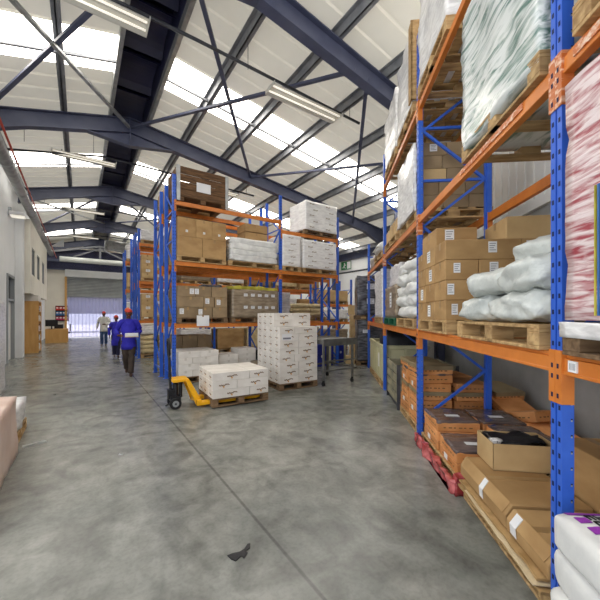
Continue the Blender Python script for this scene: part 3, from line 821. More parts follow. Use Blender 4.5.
# ------------------------------------------------------------------ goods in the right-hand racking (frame R)
G_WL = 'identical film-wrapped loads'
def decal(o, name, m, cx, cy, w, h, ang=0.0, lift=.003, nx=8, ny=6, parent=None):
    """printed patch laid over the top of a sack, following its bulges"""
    me = o.data; bv = BVHTree.FromPolygons([v.co.copy() for v in me.vertices], [tuple(p.vertices) for p in me.polygons])
    vs = []; fs = []
    for i in range(nx + 1):
        for j in range(ny + 1):
            u = (i / nx - .5) * w; v = (j / ny - .5) * h
            x = cx + u * cos(ang) - v * sin(ang); y = cy + u * sin(ang) + v * cos(ang)
            hit = bv.ray_cast(Vector((x, y, 2)), Vector((0, 0, -1)))
            z = hit[0].z if hit[0] else .1
            vs.append((x, y, z + lift))
    for i in range(nx):
        for j in range(ny):
            a = i * (ny + 1) + j; fs.append((a, a + ny + 1, a + ny + 2, a + 1))
    n = len(vs); vs += [(p[0], p[1], p[2] - .002) for p in vs]; fs += [tuple(reversed([i + n for i in q])) for q in fs]
    return mk(MB().add(vs, fs), name, m, parent or o, smooth=True)

# lowest beams, near bay: woven sacks on a pallet
pallet('R', 1.06, 1.96, 1.74, 2.79, L1, 'wooden pallet under the grey-white sacks on right rack', along='x')
GS = 'grey-white sacks on the right rack pallet'
for k, (x, y, z, l, w, h, sd, dr) in enumerate([(1.53, 2.56, 1.452, .98, .5, .19, 1, .03), (1.53, 2.02, 1.452, .98, .60, .19, 2, -.02), (1.54, 2.40, 1.615, .98, .64, .21, 3, .10), (1.52, 1.95, 1.615, .96, .52, .22, 4, -.05), (1.62, 2.02, 1.80, .85, .62, .16, 5, .2)]):
    sack('R', x, y, z, l, w, h, ['grey-white sack, far one of bottom layer beside brown cartons on right rack', 'grey-white sack, near one of bottom layer on right rack beside blue post',
         'grey-white sack, far one of middle layer on right rack pallet of sacks', 'grey-white sack, near one of middle layer on right rack pallet of sacks', 'topmost grey-white sack lying askew on right rack pallet of sacks'][k], 'sackg', sd, dr, GS, seam=False, e1=.5, e2=.4, amp=.035, cre=.075)
# lowest beams: stack of labelled brown cartons
pallet('R', 1.06, 2.0, 3.05, 4.0, L1, 'wooden pallet under labelled brown cartons on right rack', along='x')
GC = 'brown cartons stacked on the right rack'
spl = [[1.06, 1.5, 2.0], [1.06, 1.7, 2.0], [1.06, 1.36, 2.0], [1.06, 1.73, 2.0]]
rowz = [1.45, 1.637, 1.823, 2.01, 2.197]; rown = ['bottom', 'second', 'third', 'top']; coln = ['nearest', 'middle', 'farthest']
stk = {(0, 0, 0): [('y0', -.62, .55, .055, .1)], (2, 0, 0): [('y0', -.3, .6, .06, .09)], (2, 1, 0): [('y0', -.6, .6, .075, .1)], (3, 0, 0): [('y0', .25, .6, .075, .1)], (3, 1, 0): [('y0', -.5, .62, .06, .1)],
       (3, 0, 1): [('x0', .3, .6, .1, .12)], (2, 0, 1): [('x0', -.1, .5, .09, .12)], (1, 0, 2): [('x0', -.1, .5, .09, .12)], (0, 0, 1): [('x0', .2, .5, .09, .12)], (1, 0, 0): [('y0', -.85, .55, .06, .1)]}
for r in range(4):
    for j in range(3):
        for c in range(2):
            y0 = 3.07 + .31 * j
            carton('R', spl[r][c], spl[r][c + 1], y0, y0 + .305, rowz[r], rowz[r + 1], 'brown carton, %s row, %s %s column, stack beside grey-white sacks on right rack' % (rown[r], coln[j], ['aisle-side', 'wall-side'][c]),
                   'card', GC, stickers=stk.get((r, c, j), ()))
carton('R', 1.09, 1.5, 3.42, 3.92, 2.197, 2.4, 'loose brown carton with white label on aisle edge atop carton stack, right rack', 'card', GC, stickers=[('y0', -.35, .6, .09, .12)])
carton('R', 1.63, 2.02, 3.1, 3.58, 2.197, 2.41, 'loose pale-sided carton on wall side atop carton stack, right rack', 'cardl', GC, drz=-.06)
carton('R', 1.5, 1.62, 3.65, 3.95, 2.197, 2.32, 'small brown carton with label between two loose cartons atop right rack stack', 'card', GC, stickers=[('y0', 0, .6, .07, .07)])
# second beams, near bay: green-tinted wrapped load
pallet('R', 1.05, 1.99, 1.72, 2.68, L2, 'weathered pallet under the green-tinted wrapped load', m='wood', along='x')
wrapped('R', 1.035, 1.98, 1.71, 2.66, L2 + .07, 3.84, 'big load in white and green stretch film above sacks on right rack', 'greenfilm', 3, .02, 4, 4)
# top beams
pallet('R', 1.05, 2.0, 3.02, 3.98, L3, 'pallet under white wrapped load on topmost near beams', m='wood', along='x')
wrapped('R', 1.03, 2.0, 3.02, 3.98, L3 + .131, 5.5, 'white film-wrapped load on top beams nearest the camera, right rack', 'film', 4, .035, 4, 2)
pallet('R', 1.05, 2.0, 4.2, 5.14, L3, 'pallet under white wrapped load at top, just beyond second post', m='wood', along='x')
o = wrapped('R', 1.03, 2.0, 4.18, 5.12, L3 + .131, 5.26, 'white film-wrapped load with cardboard corner on top beams, second bay right rack', 'film', 4, .03, 4, 3)
mk(MB().box(-.495, -.40, -.49, -.47, .0, 1.0).box(-.495, -.475, -.49, -.35, 0, 1.0).box(-.5, .5, -.49, -.47, .85, 1.0), 'corner_board', 'flatcard', o)
pallet('R', 1.05, 2.0, 5.3, 6.3, L3, 'pallet under farther white wrapped load on top beams', m='wood', along='x')
wrapped('R', 1.03, 2.0, 5.28, 6.3, L3 + .131, 5.2, 'farther white film-wrapped load on top beams, second bay right rack', 'film', 4, .03, 4, 6)
# second bay, second beams: cartons behind a film sheet
pallet('R', 1.08, 2.0, 4.14, 5.12, L2, 'pale pallet under filmed brown cartons on second beams of right rack', along='x')
GD = 'brown cartons on the second beams of right rack'
sp2 = [[1.1, 1.42, 1.72, 2.0], [1.1, 1.36, 1.68, 2.0], [1.1, 1.45, 1.7, 2.0], [1.1, 1.4, 1.74, 2.0], [1.1, 1.45, 2.0]]
for r in range(5):
    for c in range(len(sp2[r]) - 1):
        z0 = 2.84 + .165 * r
        carton('R', sp2[r][c], sp2[r][c + 1], 4.15, 4.6, z0, z0 + .165, 'brown carton, %s row, %s from aisle, on filmed second-level pallet, right rack' % (ORD[r], ORD[c]),
               'cardl' if (r, c) == (2, 0) else 'cardg', GD, stickers=[('y0', .1, .6, .09, .09)] if (r, c) == (4, 0) else ())
wrapped('R', 1.1, 2.0, 4.6, 5.1, 2.84, 3.66, 'film-wrapped rear half of brown carton pallet on second beams, right rack', 'wrapbr', 5, .012, 5, 5)
wrapped('R', 1.03, 1.1, 4.14, 5.12, 2.82, 3.69, 'loose white film sheet hanging over aisle side of second-level brown cartons', 'film', 0, .025, 5, 8, name='film_sheet', cat='film sheet')
pallet('R', 1.06, 2.0, 5.3, 6.4, L2, 'pallet of small cartons on second beams, between wrapped loads', along='x')
for j in range(3):
    carton('R', 1.09, 1.5, 5.33 + .35 * j, 5.66 + .35 * j, 2.84, 3.1 - .03 * (j == 2), 'small pale carton on second beams of right rack, %s from camera in row of three' % ORD[j], 'cardl', 'small cartons on the second beams', stickers=[('y0', 0, .5, .12, .1)] if j == 0 else ())
pallet('R', 1.06, 2.0, 6.75, 7.85, L2, 'pallet under slumped sack on second beams at far end', along='x')
sack('R', 1.5, 7.3, 2.84, .95, 1.0, .26, 'slumped white sack on second beams in farthest bay of right rack', 'sackw', 2)
wrapped('R', 1.1, 1.95, 8.05, 9.0, L2, 3.0, 'low brown wrapped load on second beams at end of right rack', 'wrapbr', 2, .015, 5, 9)
# second and third bay, lowest beams
pallet('R', 1.06, 2.0, 4.17, 5.26, L1, 'pallet under heap of bulging white sacks on lowest beams', along='x')
GW = 'bulging white sacks on the lowest beams'
for r in range(5):
    for j in range(2):
        sack('R', 1.52 + .02 * ((r + j) % 2), 4.45 + .54 * j, 1.45 + .155 * r, .96, .58, .2, 'bulging white sack, %s layer, %s stack, lowest beams of right rack' % (['bottom', 'second', 'third', 'fourth', 'top'][r], ['nearer', 'farther'][j]), 'sackw', r * 2 + j, .04 * (-1) ** r, GW, seam=False, amp=.03, cre=.06)
pallet('R', 1.06, 2.0, 5.4, 6.46, L1, 'green pallet under tall brown wrapped load, right rack', m='greenp', along='x')
wrapped('R', 1.07, 1.98, 5.42, 6.44, 1.451, 2.02, 'brown wrapped load on green pallet, lowest beams of right rack', 'wrapbr', 3, .015, 5, 3, stickers=[('x0', -.25, .55, .16, .26)])
wrapped('R', 1.15, 1.95, 5.5, 6.4, 2.02, 2.4, 'white film block on top of brown wrapped load with green pallet', 'film', 2, .02, 5, 11)
pallet('R', 1.06, 2.0, 6.7, 7.82, L1, 'pallet under tall white wrapped load in farthest bay', along='x')
wrapped('R', 1.06, 1.98, 6.72, 7.8, 1.451, 2.46, 'tall white wrapped load on lowest beams, farthest bay of right rack', 'film', 5, .02, 5, 12)
t = thing('plastic_tray', 'small red plastic tray on lowest beams at far end of right rack', 'tray', 'R', 1.3, 8.25, L1)
mk(MB().box(-.2, .2, -.22, .22, 0, .015).box(-.2, -.185, -.22, .22, 0, .1).box(.185, .2, -.22, .22, 0, .1).box(-.2, .2, -.22, -.205, 0, .1).box(-.2, .2, .205, .22, 0, .1), 'tray_body', 'redp', t)
mk(MB().box(-.22, .22, -.24, -.22, .085, .1).box(-.22, .22, .22, .24, .085, .1).box(-.22, -.2, -.24, .24, .085, .1).box(.2, .22, -.24, .24, .085, .1), 'rim', 'redp', t)
# nearest bay, right of the near post
pallet('R', 1.05, 1.98, .56, 1.56, L1, 'weathered pallet under red wrapped cartons beside nearest blue post', m='woodd', along='x')
rl = wrapped('R', 1.05, 1.98, .56, 1.55, 1.476, 2.53, 'tall load of red cartons in clear film, right of nearest blue post', 'redfilm', 4, .008, 4, 7)
wrapped('R', 1.03, 1.99, .55, 1.57, 1.40, 1.475, 'bunched clear film skirt round foot of the red wrapped cartons', 'film', 0, .012, 7, 13, name='film_skirt', cat='film sheet')
for (y0, w, c) in ((.270, .010, 'yfilm'), (.288, .008, 'purple'), (.304, .008, 'cyan'), (.320, .007, 'yfilm')):
    q = MB().box(-.4655, -.45, y0, y0 + w, .02, .54)
    mk(q, 'printed_stripe', c, rl)
pallet('R', 1.05, 1.98, .5, 1.5, L2, 'pallet under white wrapped load at upper right corner', m='wood', along='x')
wrapped('R', 1.04, 1.98, .5, 1.5, L2 + .131, 3.75, 'white wrapped load on second beams right of nearest blue post', 'film', 3, .02, 4, 14)
# printed stripe on the red cartons
# floor level right of the near post: printed white sacks
pallet('R', .96, 1.84, .5, 1.52, 0, 'pallet under purple-printed white sacks at lower right corner', h=.15, along='x')
GP = 'white sacks with purple printing'
for r in range(3):
    o = sack('R', 1.24, 1.07 - .01 * r, .151 + .165 * r, .94, .585, .182, 'plump white sack with purple squares, %s layer, beside foot of nearest post' % ['bottom', 'middle', 'top'][r], 'sackw', 7 + r, pi / 2 + [.02, -.03, .01][r], GP, seam=False, e1=.3, e2=.2, amp=.012, cre=.012)
    if r == 2:
        for k in range(9): decal(o, 'purple_square', 'purple', .365 - .07 * k, .205, .042, .045, lift=.004)
        decal(o, 'purple_band', 'purple', .425, .03, .028, .40, nx=3, ny=14, lift=.004)
        for q, x in enumerate((.385, .335)):          # two lines of heavy black lettering
            for k in range(7):
                y = .172 - .034 * k; lw = .008
                decal(o, 'black_letter', 'black', x, y, .040, lw, nx=3, ny=1, lift=.004)
                if k % 3 != 1: decal(o, 'black_letter', 'black', x, y - .018, .040, lw, nx=3, ny=1, lift=.004)
                if k % 2 == 0: decal(o, 'black_letter', 'black', x + .017, y - .009, .008, .020, nx=1, ny=2, lift=.004)
                if k % 3 == 1 or q: decal(o, 'black_letter', 'black', x - .016, y - .009, .008, .020, nx=1, ny=2, lift=.004)
                if k % 2: decal(o, 'black_letter', 'black', x, y - .009, .008, .018, nx=1, ny=2, lift=.004)
sack('R', 1.71, .95, .151, .84, .34, .2, 'plump white sack lying behind the purple-printed stack', 'sackw', 10, pi / 2)
# floor level, near bay: flattened board, long cartons, open box
pallet('R', 1.09, 1.99, 1.70, 2.74, 0, 'pallet under flattened cardboard and long cartons by aisle', h=.1, along='x', m='wood')
def crumple(x0, x1, y0, y1, z, label, m, amp=.012, seed=1, th=.012, curl=.0, name='flattened_carton', drz=0.0):
    mb = MB(); nx, ny = 14, 20; vs = []; fs = []
    sx, sy = x1 - x0, y1 - y0; off = Vector((seed * 3.1, seed, 0))
    for s in (0, 1):
        for i in range(nx + 1):
            for j in range(ny + 1):
                u, v = -sx / 2 + sx * i / nx, -sy / 2 + sy * j / ny
                e = noise.noise(Vector((u * 7, v * 7, 0)) + off)
                edge = .012 * noise.noise(Vector((v * 9, seed, 1))) if i in (0, nx) else 0
                vs.append((u + edge, v, th * s + amp * max(0, e) + (-curl * max(0, -u / sx * 2 - .8) * 5 if u < 0 else 0)))
    k = (nx + 1) * (ny + 1)
    for i in range(nx):
        for j in range(ny):
            a = i * (ny + 1) + j; fs += [(a + k, a + k + ny + 1, a + k + ny + 2, a + k + 1), (a, a + 1, a + ny + 2, a + ny + 1)]
    for j in range(ny): fs += [(j, j + k, j + k + 1, j + 1), (nx * (ny + 1) + j, nx * (ny + 1) + j + 1, nx * (ny + 1) + j + 1 + k, nx * (ny + 1) + j + k)]
    for i in range(nx): a = i * (ny + 1); b = a + ny; fs += [(a, a + ny + 1, a + ny + 1 + k, a + k), (b, b + k, b + ny + 1 + k, b + ny + 1)]
    o = mk(mb.add(vs, fs), name, m, smooth=False); o.location = W('R', (x0 + x1) / 2, (y0 + y1) / 2, z); o.rotation_euler = (0, 0, RR + drz)
    return tag(o, label, 'cardboard')
crumple(1.045, 1.95, 1.70, 2.74, .101, 'crushed brown cardboard sheet lying directly on near aisle pallet', 'flatcard', .02, 1, .014)
crumple(1.035, 1.6, 1.72, 2.6, .127, 'pale kraft strip poking out beneath the long brown cartons', 'kraft', .006, 2, .006, drz=-.02)
crumple(1.055, 1.95, 1.74, 2.72, .142, 'crushed brown cardboard sheet directly beneath long brown cartons', 'flatcard', .02, 3, .014)
GL = 'long flat brown cartons on the near aisle pallet'
def long_carton(x0, x1, y0, y1, z0, z1, label, stick=()):
    """carton whose aisle-side top edge is crushed to a slope"""
    sx, sy, sz = x1 - x0, y1 - y0, z1 - z0; c = .04
    poly = [(-sx / 2, 0), (sx / 2, 0), (sx / 2, sz), (-sx / 2 + c, sz), (-sx / 2, sz * .55)]
    o = mk(MB().prism(poly, 'y', -sy / 2, sy / 2), 'carton', 'card', bevel=.005); o.location = W('R', (x0 + x1) / 2, (y0 + y1) / 2, z0); o.rotation_euler = (0, 0, RR)
    tag(o, label, 'box', GL)
    mk(MB().box(-sx / 2 + c, sx / 2, -.024, .024, sz, sz + .0012), 'tape', 'tape', o)
    fl = MB().add([(-sx / 2 - .003, -sy / 2 + .03, sz * .53), (-sx / 2 + c, -sy / 2 + .02, sz + .004), (-sx / 2 + c, sy / 2 - .02, sz + .004), (-sx / 2 - .003, sy / 2 - .05, sz * .53),
                   (-sx / 2 - .005, -sy / 2 + .03, sz * .53 + .004), (-sx / 2 + c, -sy / 2 + .02, sz + .008), (-sx / 2 + c, sy / 2 - .02, sz + .008), (-sx / 2 - .005, sy / 2 - .05, sz * .53 + .004)],
                  [(0, 1, 2, 3), (4, 7, 6, 5), (0, 4, 5, 1), (2, 6, 7, 3), (0, 3, 7, 4), (1, 5, 6, 2)])
    mk(fl, 'flap', 'card', o)
    for (v, w) in stick:
        lb = MB()
        for (q, e) in ((0, 0), (1, .003)): pass
        for (x_a, z_a, x_b, z_b) in ((-sx / 2 - .002, sz * .12, -sx / 2 - .008, sz * .56), (-sx / 2 - .008, sz * .56, -sx / 2 + c * .9, sz * .95 + .008)):
            lb.add([(x_a, v, z_a), (x_a, v + w, z_a), (x_b, v + w, z_b), (x_b, v, z_b), (x_a - .003, v, z_a + .002), (x_a - .003, v + w, z_a + .002), (x_b - .003, v + w, z_b + .003), (x_b - .003, v, z_b + .003)],
                   [(0, 3, 2, 1), (4, 5, 6, 7), (0, 1, 5, 4), (1, 2, 6, 5), (2, 3, 7, 6), (3, 0, 4, 7)])
        mk(lb, 'label', 'paper', o)
    return o
long_carton(1.09, 1.6, 2.11, 2.80, .168, .315, 'long flat brown carton with crushed edge, farther one on near aisle pallet', [(-.06, .05)])
long_carton(1.09, 1.6, 1.71, 2.10, .168, .30, 'long flat brown carton with crushed edge, nearer one next to nearest post', [(.08, .06)])
carton('R', 1.625, 2.03, 1.74, 2.48, .168, .62, 'tall brown carton on pallet right of the nearest blue post', 'card', None, tape='y')
carton('R', 1.625, 2.03, 2.50, 2.74, .168, .30, 'flat brown carton on wall side beyond open box', 'card', None, tape='y')
# open carton with black plastic inside
t = thing('open_carton', 'open brown carton filled with black plastic on the long flat cartons', 'box', 'R', 1.475, 2.705, .317, drz=-.05)
hx, hy, hz = .23, .15, .20
for (a, nm) in (((-hx, hx, -hy, -hy + .006, 0, hz), 'side_panel'), ((-hx, hx, hy - .006, hy, 0, hz), 'side_panel'), ((-hx, -hx + .006, -hy, hy, 0, hz), 'end_panel'), ((hx - .006, hx, -hy, hy, 0, hz), 'end_panel'), ((-hx, hx, -hy, hy, 0, .006), 'base')):
    mk(MB().box(*a), nm, 'cardl', t)
fb = blob_mesh(.43, .27, .10, .05, 9, 3, 0); put('black_plastic_bag', fb, 'black', t, (0, .0, .125))
fb = blob_mesh(.12, .1, .06, .03, 9, 5, 0); put('crumpled_film', fb, 'film', t, (-.17, -.05, .155))
# orange printed cartons with film covers, red film skirt
pallet('R', 1.09, 2.0, 2.86, 3.96, 0, 'pallet under film-covered orange cartons by the aisle', h=.1, along='x')
GO = 'orange printed cartons on the film-skirted pallet'
def orange(x0, x1, y0, y1, z0, z1, label, top=False, lid=False, drz=0.0, grp=GO, lab=False, tilt=0.0):
    sx, sy, sz = x1 - x0 - .01, y1 - y0 - .01, z1 - z0 - .003
    def build():
        pr = MB().box(-sx / 2, sx / 2, -sy / 2, sy / 2, 0, sz); pr.cm = 1
        for k in range(6):
            u = -sx * .36 + sx * .12 * k; pr.box(u, u + sx * (.08 if k % 2 else .05), -sy / 2 - .0012, -sy / 2 + .001, sz * .4, sz * .52)
            v = -sy * .36 + sy * .12 * k; pr.box(-sx / 2 - .0012, -sx / 2 + .001, v, v + sy * (.08 if k % 2 else .05), sz * .4, sz * .52)
        return pr.mesh('carton', .006)
    me = cached(('or', round(sx, 2), round(sy, 2), round(sz, 3)), build)
    o = put('carton', me, ('orcard', 'logob')); o.location = W('R', (x0 + x1) / 2, (y0 + y1) / 2, z0 + .0015); o.rotation_euler = (tilt, 0, RR + drz)
    tag(o, label, 'box', grp)
    if top:
        tm = blob_mesh(sx + .012, sy + .012, .03, .012, 9, int(x0 * 10 + y0 * 7), 0, res=.04); put('film_cover', tm, 'filmtop', o, (0, 0, sz - .012))
        sticker(o, 'top', .0, -.05, .14, .07, sx / 2, sy / 2, sz + .019, lines=False)
    if lid: mk(MB().box(-sx / 2 - .004, sx / 2 + .004, -sy / 2 - .004, sy / 2 + .004, sz * .55, sz + .004), 'lid', 'olive', o, bevel=.004)
    if lab: sticker(o, 'x0', .05, sz * .5, .09, sz * .55, sx / 2, sy / 2, sz, lines=False)
    return o
cols = [(1.10, 1.53, 2.90, 3.37, 2, 'near aisle-side'), (1.55, 1.98, 2.90, 3.37, 3, 'near wall-side'), (1.10, 1.53, 3.41, 3.90, 3, 'far aisle-side'), (1.55, 1.98, 3.41, 3.90, 3, 'far wall-side')]
for (x0, x1, y0, y1, n, nm) in cols:
    for r in range(n):
        z0 = .1 + .098 * r
        orange(x0, x1, y0, y1, z0, z0 + .098, 'orange carton, %s layer of %s column, on pallet with red film skirt' % (['bottom', 'second', 'third'][r], nm), top=(r == n - 1), drz=rnd.uniform(-.03, .03), lab=(r == 0))
o = put('film_bundle', blob_mesh(.10, 1.22, .12, .045, 6, 8, 0, res=.035), 'redwrap'); o.location = W('R', 1.03, 3.36, 0); o.rotation_euler = (0, 0, RR)
tag(o, 'rolled red stretch film lying along floor in front of orange cartons', 'film')
o = put('film_bundle', blob_mesh(.22, .12, .17, .03, 9, 4, 0, res=.03), 'redwrap'); o.location = W('R', 1.13, 2.795, 0); o.rotation_euler = (0, 0, RR)
tag(o, 'lump of red stretch film on floor between long cartons and orange cartons', 'film')
# second bay floor: tall stack of orange cartons
pallet('R', 1.09, 2.0, 4.14, 5.14, 0, 'pallet under tall stack of orange cartons, second bay', h=.1, along='x')
for (x0, x1, y0, y1, n, nm) in [(1.10, 1.52, 4.15, 4.62, 7, 'near aisle-side'), (1.10, 1.52, 4.65, 5.12, 7, 'far aisle-side'), (1.55, 1.97, 4.15, 4.62, 5, 'near wall-side'), (1.55, 1.97, 4.65, 5.12, 5, 'far wall-side')]:
    for r in range(n):
        z0 = .1 + .108 * r
        orange(x0, x1, y0, y1, z0, z0 + .108, 'orange carton, %s layer of %s column, tall stack beyond second blue post' % (ORD[r], nm), lid=(r in (3, 6)), top=(r == 5 and n == 7), drz=rnd.uniform(-.1, .1), grp='orange cartons in the tall floor stack', lab=(r % 3 == 1))
# tumbled cartons between the racking and the wall
k = 0; HC = {}
HR = [['first', 'second', 'third', 'fourth', 'fifth'], ['first', 'second', 'third', 'fourth'], ['first', 'second', 'third'], ['second', 'third', 'first'], ['only one']]
for (x, y, z, tl) in [(2.15, 2.9, .0, .1), (2.2, 3.35, .0, -.1), (2.2, 3.85, 0, .06), (2.2, 4.4, 0, -.04), (2.2, 4.95, 0, .1), (2.2, 3.1, .11, .25), (2.2, 3.6, .11, -.2), (2.2, 4.15, .11, .12), (2.2, 4.7, .11, .2), (2.22, 3.4, .22, .3), (2.22, 3.95, .22, .1), (2.2, 4.5, .22, -.3), (2.22, 4.25, .33, .15), (2.22, 4.8, .33, -.1), (2.22, 4.5, .44, .2), (2.22, 3.75, .33, .3)]:
    k += 1; q = round(z / .11); HC[q] = HC.get(q, 0) + 1
    orange(x - .2, x + .2, y - .24, y + .24, z, z + .108, 'tumbled orange carton, %s from camera in %s layer of heap by grey wall' % (HR[q][HC[q] - 1], ['floor', 'second', 'third', 'fourth', 'top'][q]),
           lid=(k % 3 == 0), drz=tl, tilt=[0, .12, -.22, .3, .1][q] * (1 if k % 2 else -1), grp='tumbled orange cartons between racking and wall')
# grey slatted crate and beige bins
def slat_crate(f, x0, x1, y0, y1, z0, z1, label, wood, post, slats=4, feet=True, name='crate', gap=.02, posts_w=.05, lab=False):
    t = thing(name, label, 'crate', f, (x0 + x1) / 2, (y0 + y1) / 2, z0); hx, hy, h = (x1 - x0) / 2, (y1 - y0) / 2, z1 - z0
    b = .09 if feet else 0
    def rows():
        p = (h - b) / slats
        return [(b + p * k + gap / 2, b + p * (k + 1) - gap / 2) for k in range(slats)]
    for (nm, A) in (('front_panel', lambda q, a, c: q.box(-hx + .01, hx - .01, -hy, -hy + .022, a, c)), ('back_panel', lambda q, a, c: q.box(-hx + .01, hx - .01, hy - .022, hy, a, c)),
                    ('side_panel', lambda q, a, c: q.box(-hx, -hx + .022, -hy + .022, hy - .022, a, c)), ('side_panel', lambda q, a, c: q.box(hx - .022, hx, -hy + .022, hy - .022, a, c))):
        q = MB()
        for (a, c) in rows(): A(q, a, c)
        mk(q, nm, wood, t, bevel=.003)
    for sx in (-1, 1):
        for sy in (-1, 1):
            q = MB(); w = posts_w
            xa, xb = sorted((sx * (hx + .006), sx * (hx + .006 - w))); ya, yb = sorted((sy * (hy + .006), sy * hy - sy * .0)); q.box(xa, xb, ya, yb, 0, h + .01)
            xa, xb = sorted((sx * (hx + .006), sx * hx)); ya, yb = sorted((sy * (hy + .006), sy * (hy + .006 - w))); q.box(xa, xb, ya, yb, 0, h + .01)
            mk(q, 'corner_post', post, t)
    mk(MB().box(-hx + .02, hx - .02, -hy + .02, hy - .02, b, b + .02), 'floor_board', wood, t)
    if feet:
        for u in (-hx + .1, 0, hx - .1): mk(MB().box(u - .06, u + .06, -hy + .02, hy - .02, 0, b), 'skid', post if post != 'galv' else wood, t)
    return t
slat_crate('R', 1.06, 1.98, 5.16, 6.12, 0, .70, 'grey slatted open crate with dark corner posts on floor beside orange cartons', 'greyw', 'dgrey', 4, gap=.018)
o = put('black_plastic_sheet', blob_mesh(.8, .82, .3, .05, 5, 9, 0), 'black'); o.location = W('R', 1.52, 5.64, .112); o.rotation_euler = (0, 0, RR); tag(o, 'crumpled black plastic sheeting inside the grey slatted crate', 'plastic sheet')
def bulk_bin(x0, x1, y0, y1, z0, z1, label, lab=False):
    t = thing('bulk_bin', label, 'bin', 'R', (x0 + x1) / 2, (y0 + y1) / 2, z0); hx, hy, h = (x1 - x0) / 2, (y1 - y0) / 2, z1 - z0
    body = MB(); w = .03
    body.box(-hx, -hx + w, -hy, hy, .0, h).box(hx - w, hx, -hy, hy, 0, h).box(-hx + w, hx - w, -hy, -hy + w, 0, h).box(-hx + w, hx - w, hy - w, hy, 0, h).box(-hx, hx, -hy, hy, 0, .03)
    mk(body, 'bin_body', 'bin', t, bevel=.006)
    mk(MB().box(-hx - .025, -hx + w, -hy - .025, hy + .025, h - .07, h + .01).box(hx - w, hx + .025, -hy - .025, hy + .025, h - .07, h + .01).box(-hx, hx, -hy - .025, -hy + w, h - .07, h + .01).box(-hx, hx, hy - w, hy + .025, h - .07, h + .01), 'rim', 'bin', t, bevel=.006)
    for v in (-hy * .8, -hy * .28, hy * .28, hy * .8): mk(MB().box(-hx - .02, -hx, v - .03, v + .03, .02, h - .07), 'rib', 'bin', t, bevel=.004)
    for u in (-hx * .75, 0, hx * .75): mk(MB().box(u - .03, u + .03, -hy - .02, -hy, .02, h - .07), 'rib', 'bin', t, bevel=.004)
    if lab:
        mk(MB().box(-hx - .0225, -hx - .0205, -.12, .02, .25, .55), 'label', 'paper', t)
    return t
pallet('R', 1.06, 2.0, 6.66, 7.64, 0, 'wooden pallet under the nearer beige bin', along='y')
bulk_bin(1.08, 1.98, 6.68, 7.62, .131, .87, 'beige plastic bulk bin with paper label, nearer of two on floor', True)
pallet('R', 1.06, 2.0, 7.72, 8.7, 0, 'wooden pallet under the farther beige bin', along='y')
bulk_bin(1.08, 1.98, 7.74, 8.68, .131, .87, 'beige plastic bulk bin, farther of two at far end of right rack')
sack('R', 1.5, 7.1, .60, .8, .82, .62, 'black plastic bag heaped in the nearer beige bin', 'black', 3, 0, None, False, 'plastic_bag', 'bag')
# dark stacked pallets past the end of the run
pallet('R', .77, 1.72, 9.62, 10.6, 0, 'pallet under dark stack past end of right rack', along='x', m='woodd')
wrapped('R', .80, 1.70, 9.64, 10.6, .131, 1.36, 'lower half of dark film-wrapped stack past end of right rack', 'blackfilm', 5, .02, 5, 21, stickers=[('y0', -.4, .72, .2, .1), ('x0', .1, .5, .16, .2), ('y0', .2, .4, .25, .14)])
pallet('R', .77, 1.72, 9.62, 10.6, 1.362, 'pallet between upper and lower dark wrapped loads', along='x', m='woodd')
wrapped('R', .79, 1.70, 9.64, 10.6, 1.494, 2.68, 'upper half of dark film-wrapped stack past end of right rack', 'blackfilm', 5, .02, 5, 22, stickers=[('y0', -.1, .72, .22, .16), ('y0', -.1, .35, .22, .16)])
carton('R', .48, .76, 9.9, 10.2, .0, .24, 'small pale carton on floor at foot of the dark stack', 'cardl')
# ------------------------------------------------------------------ goods in the middle block (frame B)
# top left: dark slatted crate with steel corners
ct = slat_crate('B', 1.715, 2.88, 7.22, 8.08, 4.002, 4.76, 'dark wooden slatted crate with steel corners on top of middle rack', 'woodc', 'galv', 4, gap=.012, posts_w=.075)
sl = MB().box(-.16, .16, -.436, -.432, .26, .47); mk(sl, 'label', 'paper', ct)
# second beams: six-carton load
pallet('B', 1.72, 2.84, 7.24, 8.06, 2.68, 'pallet under big brown cartons below slatted crate, middle rack')
GB = 'big brown cartons below the slatted crate'
for r, sp in enumerate(([1.73, 2.28, 2.84], [1.73, 2.13, 2.50, 2.84])):
    for c in range(len(sp) - 1):
        for d in range(2):
            y0 = 7.24 + .41 * d
            carton('B', sp[c], sp[c + 1], y0, y0 + .405, 2.812 + .42 * r, 2.812 + .42 * (r + 1), 'big brown carton, %s row, %s from left, %s, below slatted crate' % (['lower', 'upper'][r], ORD[c], ['front', 'behind'][d]), 'card', GB, tape='y',
                   stickers=[('y0', .0, .3, .05, .05)] if (r == 1 and d == 0) else ())
pallet('B', 2.90, 4.28, 7.24, 8.06, 2.68, 'pallet under flat white sacks on second beams, middle rack')
for r in range(4):
    for d in range(2):
        sack('B', 3.60, 7.45 + .41 * d, 2.812 + .135 * r, 1.32, .44, .17, 'flat white sack, %s layer, %s stack, under brown cartons on middle rack' % (['bottom', 'second', 'third', 'top'][r], ['front', 'rear'][d]), 'sackw', r + d, .02 * (-1) ** r, 'flat white sacks on the middle rack', seam=False, e1=.3, e2=.2, amp=.02, cre=.04)
carton('B', 3.38, 4.02, 7.36, 7.86, 3.40, 3.585, 'flat brown carton, lower of two on white sacks, middle rack', 'card', None, tape='y')
carton('B', 3.38, 4.02, 7.36, 7.86, 3.60, 3.80, 'flat brown carton, upper of two on white sacks, middle rack', 'card', None, tape='y')
